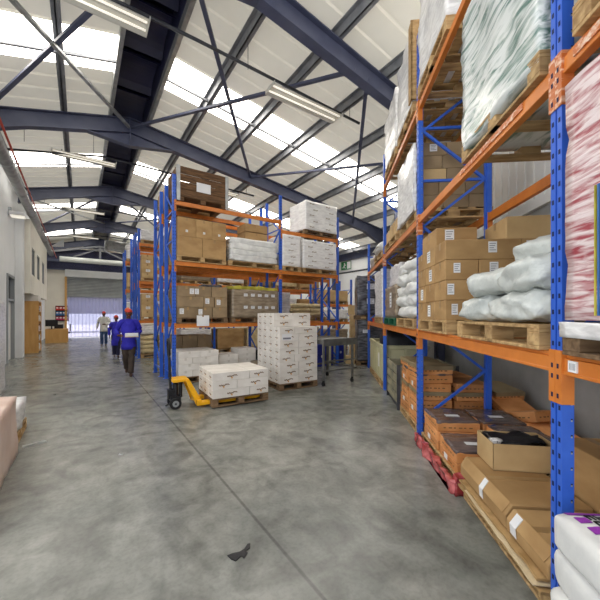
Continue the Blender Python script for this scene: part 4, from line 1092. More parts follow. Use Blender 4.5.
# lowest beams, left: grey-brown cartons with labels
pallet('B', 1.72, 2.88, 7.24, 8.06, 1.31, 'dark pallet under grey-brown labelled cartons, lowest middle beams', m='woodd')
GE = 'grey-brown labelled cartons on the lowest middle beams'
for r, (sp, st) in enumerate((([1.73, 2.18, 2.50, 2.87], {0: (-.6, .6), 1: (-.7, .55)}), ([1.73, 2.3, 2.55, 2.87], {1: (-.3, .6), 2: (-.4, .5)}), ([1.73, 2.12, 2.48, 2.87], {0: (.6, .5), 1: (-.85, .5)}))):
    for c in range(3):
        for d in range(2):
            y0 = 7.24 + .41 * d; sk = [('y0', st[c][0], st[c][1], .09, .12)] if (c in st and d == 0) else ()
            carton('B', sp[c] + .01 * (c == 2), sp[c + 1], y0, y0 + .405, 1.442 + .235 * r, 1.442 + .235 * (r + 1), 'grey-brown carton, %s row, %s from left, %s, lowest beams of middle rack' % (['bottom', 'middle', 'top'][r], ORD[c], ['front', 'behind'][d]), 'cardg', GE, stickers=sk, tape='y')
o = put('plastic_bag', blob_mesh(.5, .4, .07, .03, 7, 5, 0), 'blackfilm'); o.location = W('B', 2.55, 7.5, 2.149); o.rotation_euler = (0, 0, RB); tag(o, 'crumpled dark plastic lying on top of grey-brown labelled cartons', 'plastic sheet')
t = thing('notice', 'white paper notice taped on lowest orange beam of middle rack', 'notice', 'B', 2.28, 7.215, 1.25)
mk(MB().box(-.14, .14, -.004, .0, 0, .24), 'sheet', 'paper', t); mk(MB().box(-.02, .02, -.006, -.004, .21, .24), 'tape', 'tape', t)
# lowest beams, right: film-wrapped brown load under yellow-green film
pallet('B', 2.98, 4.26, 7.24, 8.06, 1.31, 'dark pallet under brown wrapped load with yellow-green film', m='woodd')
wrapped('B', 2.98, 4.26, 7.22, 8.06, 1.442, 2.13, 'brown wrapped load with rows of small labels, lowest middle beams', 'wrapbr', 3, .012, 5, 31,
        stickers=[('y0', -.45 + .3 * k, v, .1, .07) for k in range(5) for v in (.36, .8)])
mk_ = put('film_cover', blob_mesh(1.3, .86, .09, .03, 5, 17, 0), 'yfilm'); mk_.location = W('B', 3.62, 7.64, 2.125); mk_.rotation_euler = (0, 0, RB); tag(mk_, 'yellow-green film cover over top of brown wrapped load, middle rack', 'film sheet')
# right bay
pallet('B', 5.12, 6.28, 7.24, 8.06, 3.76, 'dark pallet under white load at top right of middle rack', m='woodd')
pallet('B', 4.40, 5.0, 7.24, 8.06, 2.68, 'pallet under narrow white load, right bay of middle rack', m='wood')
pallet('B', 5.06, 6.28, 7.24, 8.06, 2.68, 'pallet under wide white load, right bay of middle rack', m='wood')
def white_tiers(x0, x1, y0, y1, z0, z1, rows, cols, label, seed):
    st = []
    for r in range(rows):
        for c in range(cols):
            u = -1 + (2 * c + 1) / cols + (.12 if r % 2 else -.1); st.append(('y0', u, (r + .5) / rows, .16, .035))
    o = wrapped('B', x0, x1, y0, y1, z0, z1, label, 'filmw', rows, .012, 4, seed)
    mbp = MB(); hx, hy, hz = (x1 - x0) / 2, (y1 - y0) / 2, z1 - z0
    for (f_, u, v, w, h) in st:
        for k in range(4): mbp.box(u * hx - w / 2 + w * k / 4, u * hx - w / 2 + w * (k + .8) / 4, -hy - .002, -hy + .004, v * hz - h / 2 + .008 * (k % 2), v * hz + h / 2 - .006 * (k % 3))
    mk(mbp, 'printed_logo', 'faint', o)
white_tiers(5.13, 6.28, 7.22, 8.06, 3.892, 4.70, 5, 2, 'white wrapped carton load on topmost beam of middle rack, right bay', 41)
white_tiers(4.40, 5.0, 7.24, 8.06, 2.812, 3.66, 5, 1, 'narrow white wrapped carton load in right bay, middle rack', 42)
white_tiers(5.06, 6.27, 7.22, 8.06, 2.812, 3.60, 6, 2, 'wide white wrapped carton load in right bay, middle rack', 43)
# floor under the middle rack
pallet('B', 1.74, 2.66, 7.2, 8.06, 0, 'pallet under whitish cartons behind the pallet truck', m='woodd')
GF = 'whitish cartons on the floor behind the pallet truck'
for r in range(4):
    sp = [1.75, 2.22, 2.65] if r % 2 else [1.75, 2.05, 2.65]
    for c in range(2):
        for d in range(2):
            carton('B', sp[c], sp[c + 1], 7.22 + .42 * d, 7.635 + .42 * d, .131 + .14 * r, .131 + .14 * (r + 1), 'whitish carton, %s layer, %s %s, on floor behind pallet truck' % (['bottom', 'second', 'third', 'top'][r], ['left', 'right'][c], ['front', 'behind'][d]), 'whitec', GF, tape='y', tm='whitetape')
for (x0, x1, y0, y1, n, nm, h) in ((2.72, 3.22, 7.4, 7.9, 4, 'squat', .135), (3.26, 3.75, 7.5, 8.0, 5, 'taller', .13)):
    for r in range(n):
        carton('B', x0, x1, y0, y1, h * r, h * (r + 1), 'white flat carton, %s from floor in %s pile behind pallet-truck load' % (ORD[r], nm), 'whitec', 'white flat cartons in two piles under the middle rack', tape='y', tm='whitetape')
pallet('B', 3.55, 4.3, 7.02, 7.45, 0, 'low pallet with brown wrap left of tall white stack', m='woodd')
wrapped('B', 3.55, 4.28, 7.0, 7.46, .131, .34, 'low brown wrapped bundle on floor left of tall white carton stack', 'wrapbr', 1, .03, 6, 44)
for k in range(2):
    sack('B', 3.95, 7.85, .0 + .28 * k if k else 0, .62, .42, .3, 'black plastic sack, %s of two behind low brown bundle' % ['lower', 'upper'][k], 'black', k, .1 * k, None, False, 'plastic_sack', 'sack')
# blue containers seen under the roller table
def blue_box(x0, x1, y0, y1, z0, z1, label):
    t = thing('storage_container', label, 'container', 'B', (x0 + x1) / 2, (y0 + y1) / 2, z0); hx, hy, h = (x1 - x0) / 2, (y1 - y0) / 2, z1 - z0
    mk(MB().box(-hx, hx, -hy, hy, 0, h - .05), 'container_body', 'bluep', t, bevel=.012); mk(MB().box(-hx - .02, hx + .02, -hy - .02, hy + .02, h - .05, h), 'lid', 'bluep', t, bevel=.008)
    for u in (-hx * .72, hx * .72): mk(MB().box(u - .035, u + .035, -hy - .012, -hy, 0, h - .05), 'strap', 'bin', t)
    mk(MB().tube([(0.05, -hy - .006, h * .45), (0.05, -hy, h * .45)], .04, 12), 'round_label', 'paper', t)
blue_box(5.25, 6.2, 7.3, 8.0, .0, .66, 'blue plastic container with round white label under roller table')
blue_box(6.5, 7.1, 7.7, 8.3, .0, .7, 'blue plastic container on floor just right of middle rack')
o = mk(MB().tube([(0, 0, 0), (0, 0, .03), (0, 0, .28), (0, 0, .32), (0, 0, .36)], [.15, .17, .17, .14, .05], 16), 'barrel', 'bluep', smooth=True); o.location = W('B', 5.45, 7.6, .662); o.rotation_euler = (0, 0, RB)
tag(o, 'small blue barrel standing on the blue container with round label', 'barrel')
# rear run of the middle block
for k in range(4): pallet('B', 1.72, 2.86, 8.34, 9.1, .131 * k, 'empty weathered pallet, %s from floor in pile behind whitish cartons' % ORD[k], m='woodd')
for c in range(3):
    carton('B', 1.74 + .38 * c, 2.115 + .38 * c, 8.36, 9.0, .525, .97, 'greyish carton on pile of empty pallets, %s from left' % ORD[c], 'cardg', 'greyish cartons on the pile of empty pallets', tape='y')
pallet('B', 1.68, 2.86, 8.3, 9.12, 3.95, 'pallet behind the slatted crate on top of middle block', m='woodd')
wrapped('B', 1.68, 2.86, 8.3, 9.12, 4.082, 4.62, 'brown load behind slatted crate on top of middle block', 'card', 2, .008, 4, 51)
for (x0, x1, z, z1, m, nm, s) in ((1.7, 2.86, 2.68, 3.5, 'wrapbr', 'brown wrapped load behind big brown cartons, rear run of middle block', 52), (1.7, 2.86, 1.31, 2.1, 'wrapbr', 'brown wrapped load behind grey-brown cartons, rear run of middle block', 53),
                                  (4.45, 5.35, 1.31, 2.2, 'film', 'white wrapped load on lowest beams behind tall white stack', 54), (5.75, 6.8, 2.68, 3.4, 'film', 'white wrapped load at right end of rear run', 55)):
    pallet('B', x0, x1, 8.34, 9.1, z, 'pallet under ' + nm, m='woodd'); wrapped('B', x0, x1, 8.34, 9.1, z + .132, z1, nm, m, 4, .012, 4, s)
pallet('B', 5.55, 6.8, 8.34, 9.1, 1.31, 'pallet under cream sacks at right end of rear run')
for r in range(3):
    for c in range(2): sack('B', 5.87 + .6 * c, 8.72, 1.442 + .13 * r, .8, .58, .17, 'cream sack, %s layer, %s, right end of middle block' % (['bottom', 'middle', 'top'][r], ['left', 'right'][c]), 'sackc', r + c, pi / 2, 'cream sacks at the right end of middle block')
# second block behind the aisle
GH = 'cartons in the second block behind the walking man'
for lv, (z, n, h, mt) in enumerate(((1.31, 4, .2, 'cardl'), (2.68, 5, .16, 'cardl'))):
    pallet('B', 1.72, 2.9, 12.3, 13.04, z, 'pallet on %s beams of second block, left end' % ['lowest', 'second'][lv])
    for r in range(n):
        for c in range(3):
            carton('B', 1.74 + .385 * c, 2.12 + .385 * c, 12.3, 12.9, z + .132 + h * r, z + .132 + h * (r + 1), 'pale carton, %s row, %s from left, %s beams of second block' % (ORD[r], ORD[c], ['lowest', 'second'][lv]), mt, GH, tape='y',
                   stickers=[('y0', -.4 + .5 * ((r + c) % 2), .55, .14, .09)] if (r + c) % 2 else ())
pallet('B', 1.72, 2.9, 12.28, 13.06, 0, 'pallet under cream sacks on floor right of walking man')
for r in range(4):
    for c in range(2): sack('B', 2.0 + .58 * c, 12.67, .131 + .15 * r, .8, .56, .2, 'cream sack, %s layer, %s, on floor behind man in blue' % (['bottom', 'second', 'third', 'top'][r], ['left', 'right'][c]), 'sackc', r + 2 * c, pi / 2, 'cream sacks on the floor of second block')
wrapped('B', 1.75, 2.85, 12.35, 13.0, .82, 1.15, 'white wrapped bundle on top of cream sacks behind man in blue', 'film', 2, .015, 4, 61)
pallet('B', 1.72, 2.9, 12.3, 13.04, 4.0, 'pallet on topmost beams of second block, left end'); wrapped('B', 1.72, 2.9, 12.3, 13.04, 4.132, 4.5, 'white wrapped load on topmost beams of second block, left end', 'film', 2, .015, 4, 62)
def far(x0, x1, y0, y1, z, z1, m, nm, s):
    pallet('B', x0, x1, y0, y1, z, 'pallet under ' + nm); wrapped('B', x0, x1, y0, y1, z + .132, z1, nm, m, 4, .015, 3.5, s)
wh = {0: 'on the floor', 1.31: 'on lowest beams', 2.68: 'on second beams', 4.0: 'on topmost beams'}
s_ = 70
for (x0, cw) in ((3.05, 'left bay'), (4.45, 'second bay left half'), (5.75, 'second bay right half'), (7.1, 'third bay left half'), (8.4, 'third bay right half')):
    for z in (0, 1.31, 2.68):
        s_ += 1; m = ['cardl', 'film', 'sackc', 'wrapbr', 'card'][s_ % 5]; cn = {'cardl': 'pale brown', 'film': 'white', 'sackc': 'cream', 'wrapbr': 'grey-brown', 'card': 'brown'}[m]
        far(x0, x0 + 1.15, 12.3, 13.04, z, z + .95, m, '%s load %s, second block %s' % (cn, wh[z], cw), s_)
for (z, m, cn) in ((0, 'wrapbr', 'grey-brown'), (1.31, 'film', 'white'), (2.68, 'cardl', 'pale brown'), (4.0, 'film', 'white')):
    s_ += 1; far(1.75, 2.9, 16.82, 17.58, z, z + .8, m, '%s load %s, farthest rack near roller shutter' % (cn, wh[z]), s_)
rack('short low pallet rack by the white side wall, behind dark wrapped stack', 'B', 'x', [8.1, 9.75], 10.3, 11.1, [3.05, 3.05], {(0, 1): [1.2, 1.95]}, horiz=(2.6,))
for (z, z1, m, nm, k) in ((0, .9, 'wrapbr', 'grey-brown load on floor', 101), (1.2, 1.75, 'film', 'white load on lower beams', 102), (1.95, 2.55, 'cardl', 'pale brown load on upper beams', 103)):
    far(8.25, 9.6, 10.32, 11.06, z, z1, m, nm + ' in short rack by side wall', k)
wrapped('R', .72, 1.5, 11.5, 12.3, .0, 1.5, 'pale brown stack on floor behind dark wrapped stack, end of aisle', 'cardl', 6, .015, 4, 99)
carton('R', .66, 1.05, 11.55, 12.0, 1.5, 1.85, 'pale carton on top of pale brown stack at end of aisle', 'cardl')
# ------------------------------------------------------------------ white cartons in the aisle (frame P)
def wcart(x0, x1, y0, y1, z0, z1, label, grp, fr, lf, big=.17):
    lg = []
    if fr: lg.append(('y0', rnd.uniform(-.1, .25), .38, min(big, (x1 - x0) * .5)))
    if lf: lg.append(('x0', rnd.uniform(-.1, .1), .38, .11))
    return carton('P', x0, x1, y0, y1, z0, z1, label, 'whitec', grp, logos=lg, tape='x', tm='whitetape', drz=rnd.uniform(-.006, .006), gap=.0035)
pallet('P', -.49, .49, -.44, .44, .02, 'pallet lifted on forks of yellow pallet truck', m='woodd', along='y')
mk(MB().box(-.47, .47, -.43, .43, 0, .004), 'slip_sheet', 'dgrey').location = W('P', 0, 0, .1505); bpy.data.objects['slip_sheet'].rotation_euler = (0, 0, FR['P'])
tag(bpy.data.objects['slip_sheet'], 'dark sheet between the lifted pallet and its white cartons', 'sheet')
LT = .1555; LH = .138
for r in range(3):
    sp = [-.49, .14, .49] if r % 2 == 0 else [-.49, -.08, .49]
    for c in range(2):
        for d in range(3):
            wcart(sp[c], sp[c + 1], -.45 + .30 * d, -.45 + .30 * (d + 1), LT + LH * r, LT + LH * (r + 1),
                  'white logo carton, %s layer, %s %s, on pallet truck load' % (['bottom', 'middle', 'top'][r], ['front', 'middle', 'back'][d], ['left', 'right'][c]), 'white logo cartons on the pallet truck load', d == 0, c == 0)
TX, TY = .987, .09
pallet('P', TX, TX + .9, TY, TY + 1.1, 0, 'reddish-brown pallet under tall stack of white logo cartons', m='woodd', along='y')
TH = .141
for r in range(10):
    sp = [TX, TX + .44, TX + .9] if r % 2 == 0 else [TX, TX + .34 + .1 * (r % 4 == 1), TX + .9]
    for c in range(2):
        for d in range(4):
            if r >= 8 and d == 0: continue
            wcart(sp[c], sp[c + 1], TY + .275 * d, TY + .275 * (d + 1), .131 + TH * r, .131 + TH * (r + 1),
                  'white logo carton, %s layer from floor, %s row, %s column, tall stack' % (ORD[r], ['front', 'second', 'third', 'back'][d], ['left', 'right'][c]), 'white logo cartons of the tall stack', d == 0 or (r >= 8 and d == 1), c == 0, .19)
t = thing('packing_slip', 'loose grey-white slip stuck on front of tall white carton stack', 'paper', 'P', TX + .16, TY - .003, 1.0)
mk(MB().box(-.11, .11, -.002, 0, 0, .12), 'sheet', 'paper', t); mk(MB().box(-.09, .09, -.003, -.002, .015, .05), 'printed_lines', 'ink', t)

# ------------------------------------------------------------------ yellow pallet truck
t = thing('pallet_truck', 'yellow hand pallet truck with forks under white cartons', 'pallet truck', 'P', -.99, -.01, 0)
for y in (-.20, .20):
    f = MB().prism([(.30, .045), (1.32, .045), (1.40, .055), (1.40, .085), (.36, .095), (.30, .14)], 'y', y - .075, y + .075)
    fo = mk(f, 'fork', 'yellow', t, bevel=.004)
    mk(MB().tube([(1.28, y - .05, .035), (1.28, y + .05, .035)], .035, 14), 'fork_roller', 'rubber', fo, smooth=True)
body = MB()
body.prism([(.14, .46), (.20, .46), (.40, .09), (.40, .05), (.30, .05)], 'y', -.20, -.165).prism([(.14, .46), (.20, .46), (.40, .09), (.40, .05), (.30, .05)], 'y', .165, .20)
body.prism([(.165, .455), (.20, .455), (.37, .12), (.345, .10)], 'y', -.165, .165)
body.box(-.05, .20, -.16, .16, .43, .47).box(.30, .38, -.27, .27, .07, .13)
mk(body, 'body', 'yellow', t, bevel=.004)
mk(MB().add([(.232, -.06, .405), (.232, .06, .405), (.318, .06, .245), (.318, -.06, .245), (.236, -.06, .407), (.236, .06, .407), (.322, .06, .247), (.322, -.06, .247)], [(0, 1, 2, 3), (4, 7, 6, 5), (0, 4, 5, 1), (1, 5, 6, 2), (2, 6, 7, 3), (3, 7, 4, 0)]), 'safety_sticker', 'lime', t)
mk(MB().tube([(.02, 0, .14), (.02, 0, .38), (.02, 0, .40)], [.05, .045, .03], 14).box(-.07, .09, -.1, .1, .12, .20).tube([(.10, 0, .16), (.10, 0, .42)], .028, 10), 'hydraulic_pump', 'black', t, smooth=False)
for y in (-.12, .12):
    w = MB().tube([(0, y - .03, .09), (0, y + .03, .09)], .09, 22)
    wo = mk(w, 'steer_wheel', 'rubber', t, bevel=.006)
    mk(MB().tube([(0, y - .034, .09), (0, y + .034, .09)], .05, 16), 'wheel_hub', 'frame', wo); mk(MB().tube([(0, y - .037, .09), (0, y + .037, .09)], .018, 12), 'axle_cap', 'dgrey', wo)
mk(MB().tube([(0, -.16, .09), (0, .16, .09)], .015, 8), 'axle', 'dgrey', t)
ti = mk(MB().tube([(-.05, 0, .2), (-.065, 0, .55), (-.075, 0, .82)], .021, 10).box(-.10, -.01, -.06, .06, .16, .30), 'tiller', 'black', t, smooth=False)
pts = [(-.075, 0, .80)]
lp = [(-.08, .0, .82), (-.08, .07, .88), (-.085, .085, 1.0), (-.09, .06, 1.09), (-.09, 0, 1.11), (-.09, -.06, 1.09), (-.085, -.085, 1.0), (-.08, -.07, .88), (-.08, 0, .82)]
ha = mk(MB().tube(lp, .02, 8), 'handle', 'black', ti, smooth=True)
mk(MB().tube([(-.07, -.02, 1.08), (-.045, -.03, .97)], .008, 6), 'release_lever', 'steel', ti)
o = mk(MB().tube([(.03, .03, .12), (-.06, .09, .05), (-.12, .05, .03)], .012, 8), 'pedal', 'black', t)

# ------------------------------------------------------------------ roller table
t = thing('roller_table', 'grey steel roller table on castors right of tall white stack', 'table', 'B', 4.18, 5.24, 0)
LX, LY, HZ = .98, .92, .99
fr = MB().box(0, LX, 0, .045, HZ - .15, HZ).box(0, LX, LY - .045, LY, HZ - .15, HZ).box(0, .04, .045, LY - .045, HZ - .11, HZ - .02).box(LX - .04, LX, .045, LY - .045, HZ - .11, HZ - .02)
mk(fr, 'top_frame', 'steel', t, bevel=.003)
for k in range(11): mk(MB().tube([(.08 + .08 * k, .045, HZ - .035), (.08 + .08 * k, LY - .045, HZ - .035)], .026, 12), 'roller', 'steel', t, smooth=True)
for x in (0, LX - .16):
    for y in (0, LY - .045):
        lg = mk(MB().box(x, x + .045, y, y + .045, .12, HZ - .15), 'leg', 'steel', t, bevel=.002)
        mk(MB().box(x + .005, x + .04, y + .005, y + .04, .085, .12).tube([(x + .005, y + .03, .045), (x + .04, y + .03, .045)], .045, 14), 'castor', 'rubber', lg)
mk(MB().box(0, LX, .008, .038, .30, .335).box(0, LX, LY - .038, LY - .008, .30, .335), 'lower_rail', 'steel', t); mk(MB().box(0, LX, .01, .03, .50, .53), 'lower_rail', 'steel', t)
mk(MB().box(.01, .035, .04, LY - .04, .30, .335).box(LX - .035, LX - .01, .04, LY - .04, .30, .335), 'cross_rail', 'steel', t)

# ------------------------------------------------------------------ left side
wrapped('B', -1.55, -.56, 3.2, 4.62, .0, .63, 'low pinkish wrapped board stack at left edge of picture', 'pinkcard', 0, .02, 3, 81)
pallet('B', -1.52, -.60, 4.72, 5.62, 0, 'pallet under small white film pack beside pinkish stack', m='wood', along='x')
wrapped('B', -1.50, -.585, 4.72, 5.6, .131, .43, 'low white film pack on pallet beside pinkish stack at left edge', 'film', 0, .03, 4, 82)
o = put('film_strip', blob_mesh(.24, .06, .03, .02, 9, 6, 0, res=.02), 'sackg'); o.location = W('B', -.44, 4.78, 0); o.rotation_euler = (0, 0, RB + .35); tag(o, 'torn white film strip trailing on floor from the white film pack', 'film')
wrapped('B', -1.65, -1.22, 7.7, 8.5, 0, 1.76, 'tall white wrapped roll standing at far left edge', 'film', 0, .015, 4, 83)
t = thing('shelf_unit', 'tall ochre shelf unit with papers against left wall', 'shelf unit', 'B', NL + .02, 16.3, 0)
D, LN, H = .5, 1.1, 2.05
mk(MB().box(0, D, 0, .025, 0, H), 'side_panel', 'ochre', t); mk(MB().box(0, D, LN - .025, LN, 0, H), 'side_panel', 'ochre', t); mk(MB().box(0, .015, .025, LN - .025, 0, H), 'back_panel', 'ochre', t)
for k in range(6): mk(MB().box(.015, D, .025, LN - .025, .06 + k * .39, .085 + k * .39), 'shelf', 'ochre', t)
k = 0
for r in range(5):
    for c in range(4):
        k += 1; z = .086 + r * .39; w = .2
        o = mk(MB().box(0, .38, 0, w, 0, .2 + .03 * ((r + c) % 3)), 'lever_file', ['paper', 'cardl', 'paper', 'orcard', 'dgrey'][(r * 3 + c) % 5], bevel=.004); o.location = W('B', NL + .12, 16.36 + .245 * c, z); o.rotation_euler = (0, 0, RB)
        mk(MB().box(.38, .382, .06, .14, .06, .14), 'spine_label', 'paper', o)
        tag(o, 'file on %s shelf up, %s along, in the ochre shelf unit' % (ORD[r], ORD[c]), 'file', 'files in the ochre shelf unit')
carton('B', NL + .03, NL + .52, 16.32, 17.2, 2.05, 2.28, 'long white box lying on top of ochre shelf unit', 'whitec', tm='whitetape')
# desk corner by the end wall
t = thing('desk', 'ochre desk near end wall left of roller shutter', 'desk', 'B', -1.55, 21.5, 0)
mk(MB().box(0, .95, 0, 1.4, .71, .74), 'desk_top', 'ochre', t, bevel=.003); mk(MB().box(0, .95, 0, .03, 0, .71), 'front_panel', 'ochre', t)
mk(MB().box(.0, .95, 1.37, 1.4, 0, .71), 'front_panel', 'ochre', t); mk(MB().box(.5, .93, .05, .55, .1, .7), 'drawer_unit', 'ochre', t)
t = thing('computer_monitor', 'black computer monitor standing on the ochre desk', 'monitor', 'B', -1.3, 21.8, .741)
mk(MB().box(-.13, .13, -.09, .09, 0, .015), 'base', 'black', t); mk(MB().box(-.03, .03, .0, .03, .015, .2), 'stem', 'black', t); mk(MB().box(-.27, .27, -.02, .02, .15, .5), 'screen', 'black', t, bevel=.006)
t = thing('printer', 'black printer with paper on the right end of ochre desk', 'printer', 'B', -1.02, 22.5, .741)
mk(MB().box(-.2, .2, -.2, .2, 0, .24), 'printer_body', 'black', t, bevel=.012); mk(MB().box(-.14, .14, -.23, -.05, .24, .26), 'paper_stack', 'paper', t)
t = thing('notice_rack', 'black wall rack with bright red, magenta and blue packets', 'rack', 'B', -1.0, SEND - .01, 1.1)
mk(MB().box(-.36, .36, -.03, 0, 0, 1.0), 'back_board', 'black', t)
for r in range(3):
    mk(MB().box(-.36, .36, -.16, -.03, .04 + .32 * r, .06 + .32 * r), 'ledge', 'black', t)
for r in range(3):
    for c in range(4):
        o = mk(MB().box(-.07, .07, -.03, .03, 0, .24), 'packet', ['mag', 'cyan', 'redp'][r], bevel=.006); o.location = W('B', -1.0 - .255 + .17 * c, SEND - .1, 1.1 + .061 + .32 * r); o.rotation_euler = (0, 0, RB)
        mk(MB().box(-.05, .05, -.032, -.03, .12, .2), 'packet_print', 'paper', o)
        tag(o, '%s packet, %s from left, in black wall rack' % (['magenta', 'blue', 'red'][r], ORD[c]), 'packet', 'packets in the black wall rack')
t = thing('office_chair', 'dark office chair on castors in front of strip curtain', 'chair', 'B', -.75, 23.2, 0)
mk(MB().box(-.24, .24, -.24, .24, .44, .52), 'seat', 'black', t, bevel=.03); mk(MB().box(.2, .26, -.22, .22, .56, .98), 'backrest', 'black', t, bevel=.025); mk(MB().bar((.2, 0, .46), (.25, 0, .7), .06, .02), 'back_bracket', 'dgrey', t)
mk(MB().tube([(0, 0, .1), (0, 0, .44)], .03, 10), 'gas_column', 'dgrey', t)
for k in range(5):
    a = 2 * pi * k / 5; lo = mk(MB().bar((0, 0, .11), (.28 * cos(a), .28 * sin(a), .08), .045, .03), 'leg', 'dgrey', t); mk(MB().ball((.28 * cos(a), .28 * sin(a), .035), .035, 10, 6), 'castor', 'rubber', lo)
# litter on the floor
sc = MB(); pts = [(-.03, -.045), (.0, -.05), (.015, -.02), (.035, -.03), (.04, .0), (.025, .01), (.04, .03), (.03, .055), (.015, .05), (.012, .02), (-.005, .0), (-.04, -.015), (-.06, -.03)]
sc.prism(pts, 'z', 0, .006)
o = mk(sc, 'plastic_scrap', 'black'); o.location = (-.375, 2.02, .001); o.rotation_euler = (0, 0, -.2); o.scale = (1.15, 1.5, 1); tag(o, 'torn scrap of black plastic on open floor left of long saw cut', 'scrap')
o = put('paper_scrap', blob_mesh(.05, .03, .012, .008, 20, 2, 0, res=.01), 'paper'); o.location = (-1.92, 3.43, 0); tag(o, 'tiny white paper scrap on open floor at left', 'scrap')
# ------------------------------------------------------------------ people
def skin_mesh(chains, sub=2, name='body'):
    """chains: list of [(co, r or (rx, ry)), ...]; chains sharing a start coordinate are welded"""
    vs = []; es = []; rs = []; idx = {}
    for ch in chains:
        prev = None
        for (co, r) in ch:
            k = tuple(round(c, 4) for c in co)
            if k not in idx: idx[k] = len(vs); vs.append(co); rs.append(r if isinstance(r, tuple) else (r, r))
            i = idx[k]
            if prev is not None and prev != i: es.append((prev, i))
            prev = i
    me = bpy.data.meshes.new('tmp'); me.from_pydata(vs, es, []); ob = bpy.data.objects.new('tmp', me); COL.objects.link(ob)
    md = ob.modifiers.new('skin', 'SKIN'); md.use_smooth_shade = True; md.branch_smoothing = .4
    for i, r in enumerate(rs):
        sv = me.skin_vertices[0].data[i]; sv.radius = r; sv.use_root = (i == 0)
    sm = ob.modifiers.new('sub', 'SUBSURF'); sm.levels = sub; sm.render_levels = sub
    bpy.context.view_layer.update()
    ev = ob.evaluated_get(bpy.context.evaluated_depsgraph_get())
    out = bpy.data.meshes.new_from_object(ev); out.name = name
    bpy.data.objects.remove(ob); bpy.data.meshes.remove(me)
    for p in out.polygons: p.use_smooth = True
    return out
def join(meshes, name):
    bm = bmesh.new()
    for me in meshes: bm.from_mesh(me)
    out = bpy.data.meshes.new(name); bm.to_mesh(out); bm.free()
    for p in out.polygons: p.use_smooth = True
    return out
def head_mesh(c):
    """skull with brow, nose, jaw and ears; looks towards -y"""
    mb = MB(); n, m = 24, 18; vs = []; fs = []
    for i in range(m + 1):
        t = pi * i / m
        for j in range(n):
            a = 2 * pi * j / n; x = sin(t) * cos(a); y = sin(t) * sin(a); z = cos(t)
            px, py, pz = x * .073, y * .092, z * .115
            if z < 0: px *= 1 - .28 * z * z; py *= 1 - .08 * z * z
            if y < -.3:
                f = (-y - .3) / .7
                nose = math.exp(-(x / .16) ** 2) * math.exp(-((z + .12) / .2) ** 2)
                py -= .022 * nose * f
                py += .008 * f * math.exp(-((abs(x) - .38) / .16) ** 2) * math.exp(-((z - .08) / .12) ** 2)
                py -= .006 * f * math.exp(-((z + .46) / .08) ** 2) * math.exp(-(x / .35) ** 2)
                py -= .008 * f * math.exp(-((z + .85) / .16) ** 2)
            vs.append((c[0] + px, c[1] + py, c[2] + pz))
    for i in range(m):
        for j in range(n): fs.append((i * n + j, (i + 1) * n + j, (i + 1) * n + (j + 1) % n, i * n + (j + 1) % n))
    mb.add(vs, fs)
    for s in (-1, 1): mb.ball((c[0] + s * .074, c[1] + .012, c[2] - .005), (.012, .02, .032), 10, 8)
    return mb.mesh('head', smooth=True)
def hand_chains(wr, d, up, side, curl=.5):
    """palm and five bent fingers. wr: wrist, d: pointing direction, up: back of the hand, side: +-1 thumb side"""
    d = Vector(d).normalized(); up = Vector(up); up = (up - d * up.dot(d)).normalized(); lat = d.cross(up) * side
    wr = Vector(wr); pc = wr + d * .045
    out = [[(tuple(wr), .024), (tuple(pc), (.036, .018)), (tuple(wr + d * .085), (.037, .016))]]
    fing = []
    for k, (o, L) in enumerate(((.028, .068), (.0095, .078), (-.0095, .072), (-.027, .056))):
        b = wr + d * .075 + lat * o; p = b; dirv = d.copy(); ch = [(tuple(p), .0095)]
        for q in range(3):
            dirv = (dirv - up * curl * .55).normalized(); p = p + dirv * L * (.48, .30, .22)[q]; ch.append((tuple(p), (.0092, .0085, .007)[q]))
        fing.append(ch)
    b = wr + d * .028 + lat * .026; p = b; dv = (d * .6 + lat * .8 - up * .2).normalized(); ch = [(tuple(p), .013)]
    for q in range(2): p = p + dv * .032; dv = (dv + d * .5 - up * curl * .3).normalized(); ch.append((tuple(p), (.0105, .0085)[q]))
    fing.append(ch)
    return out, fing
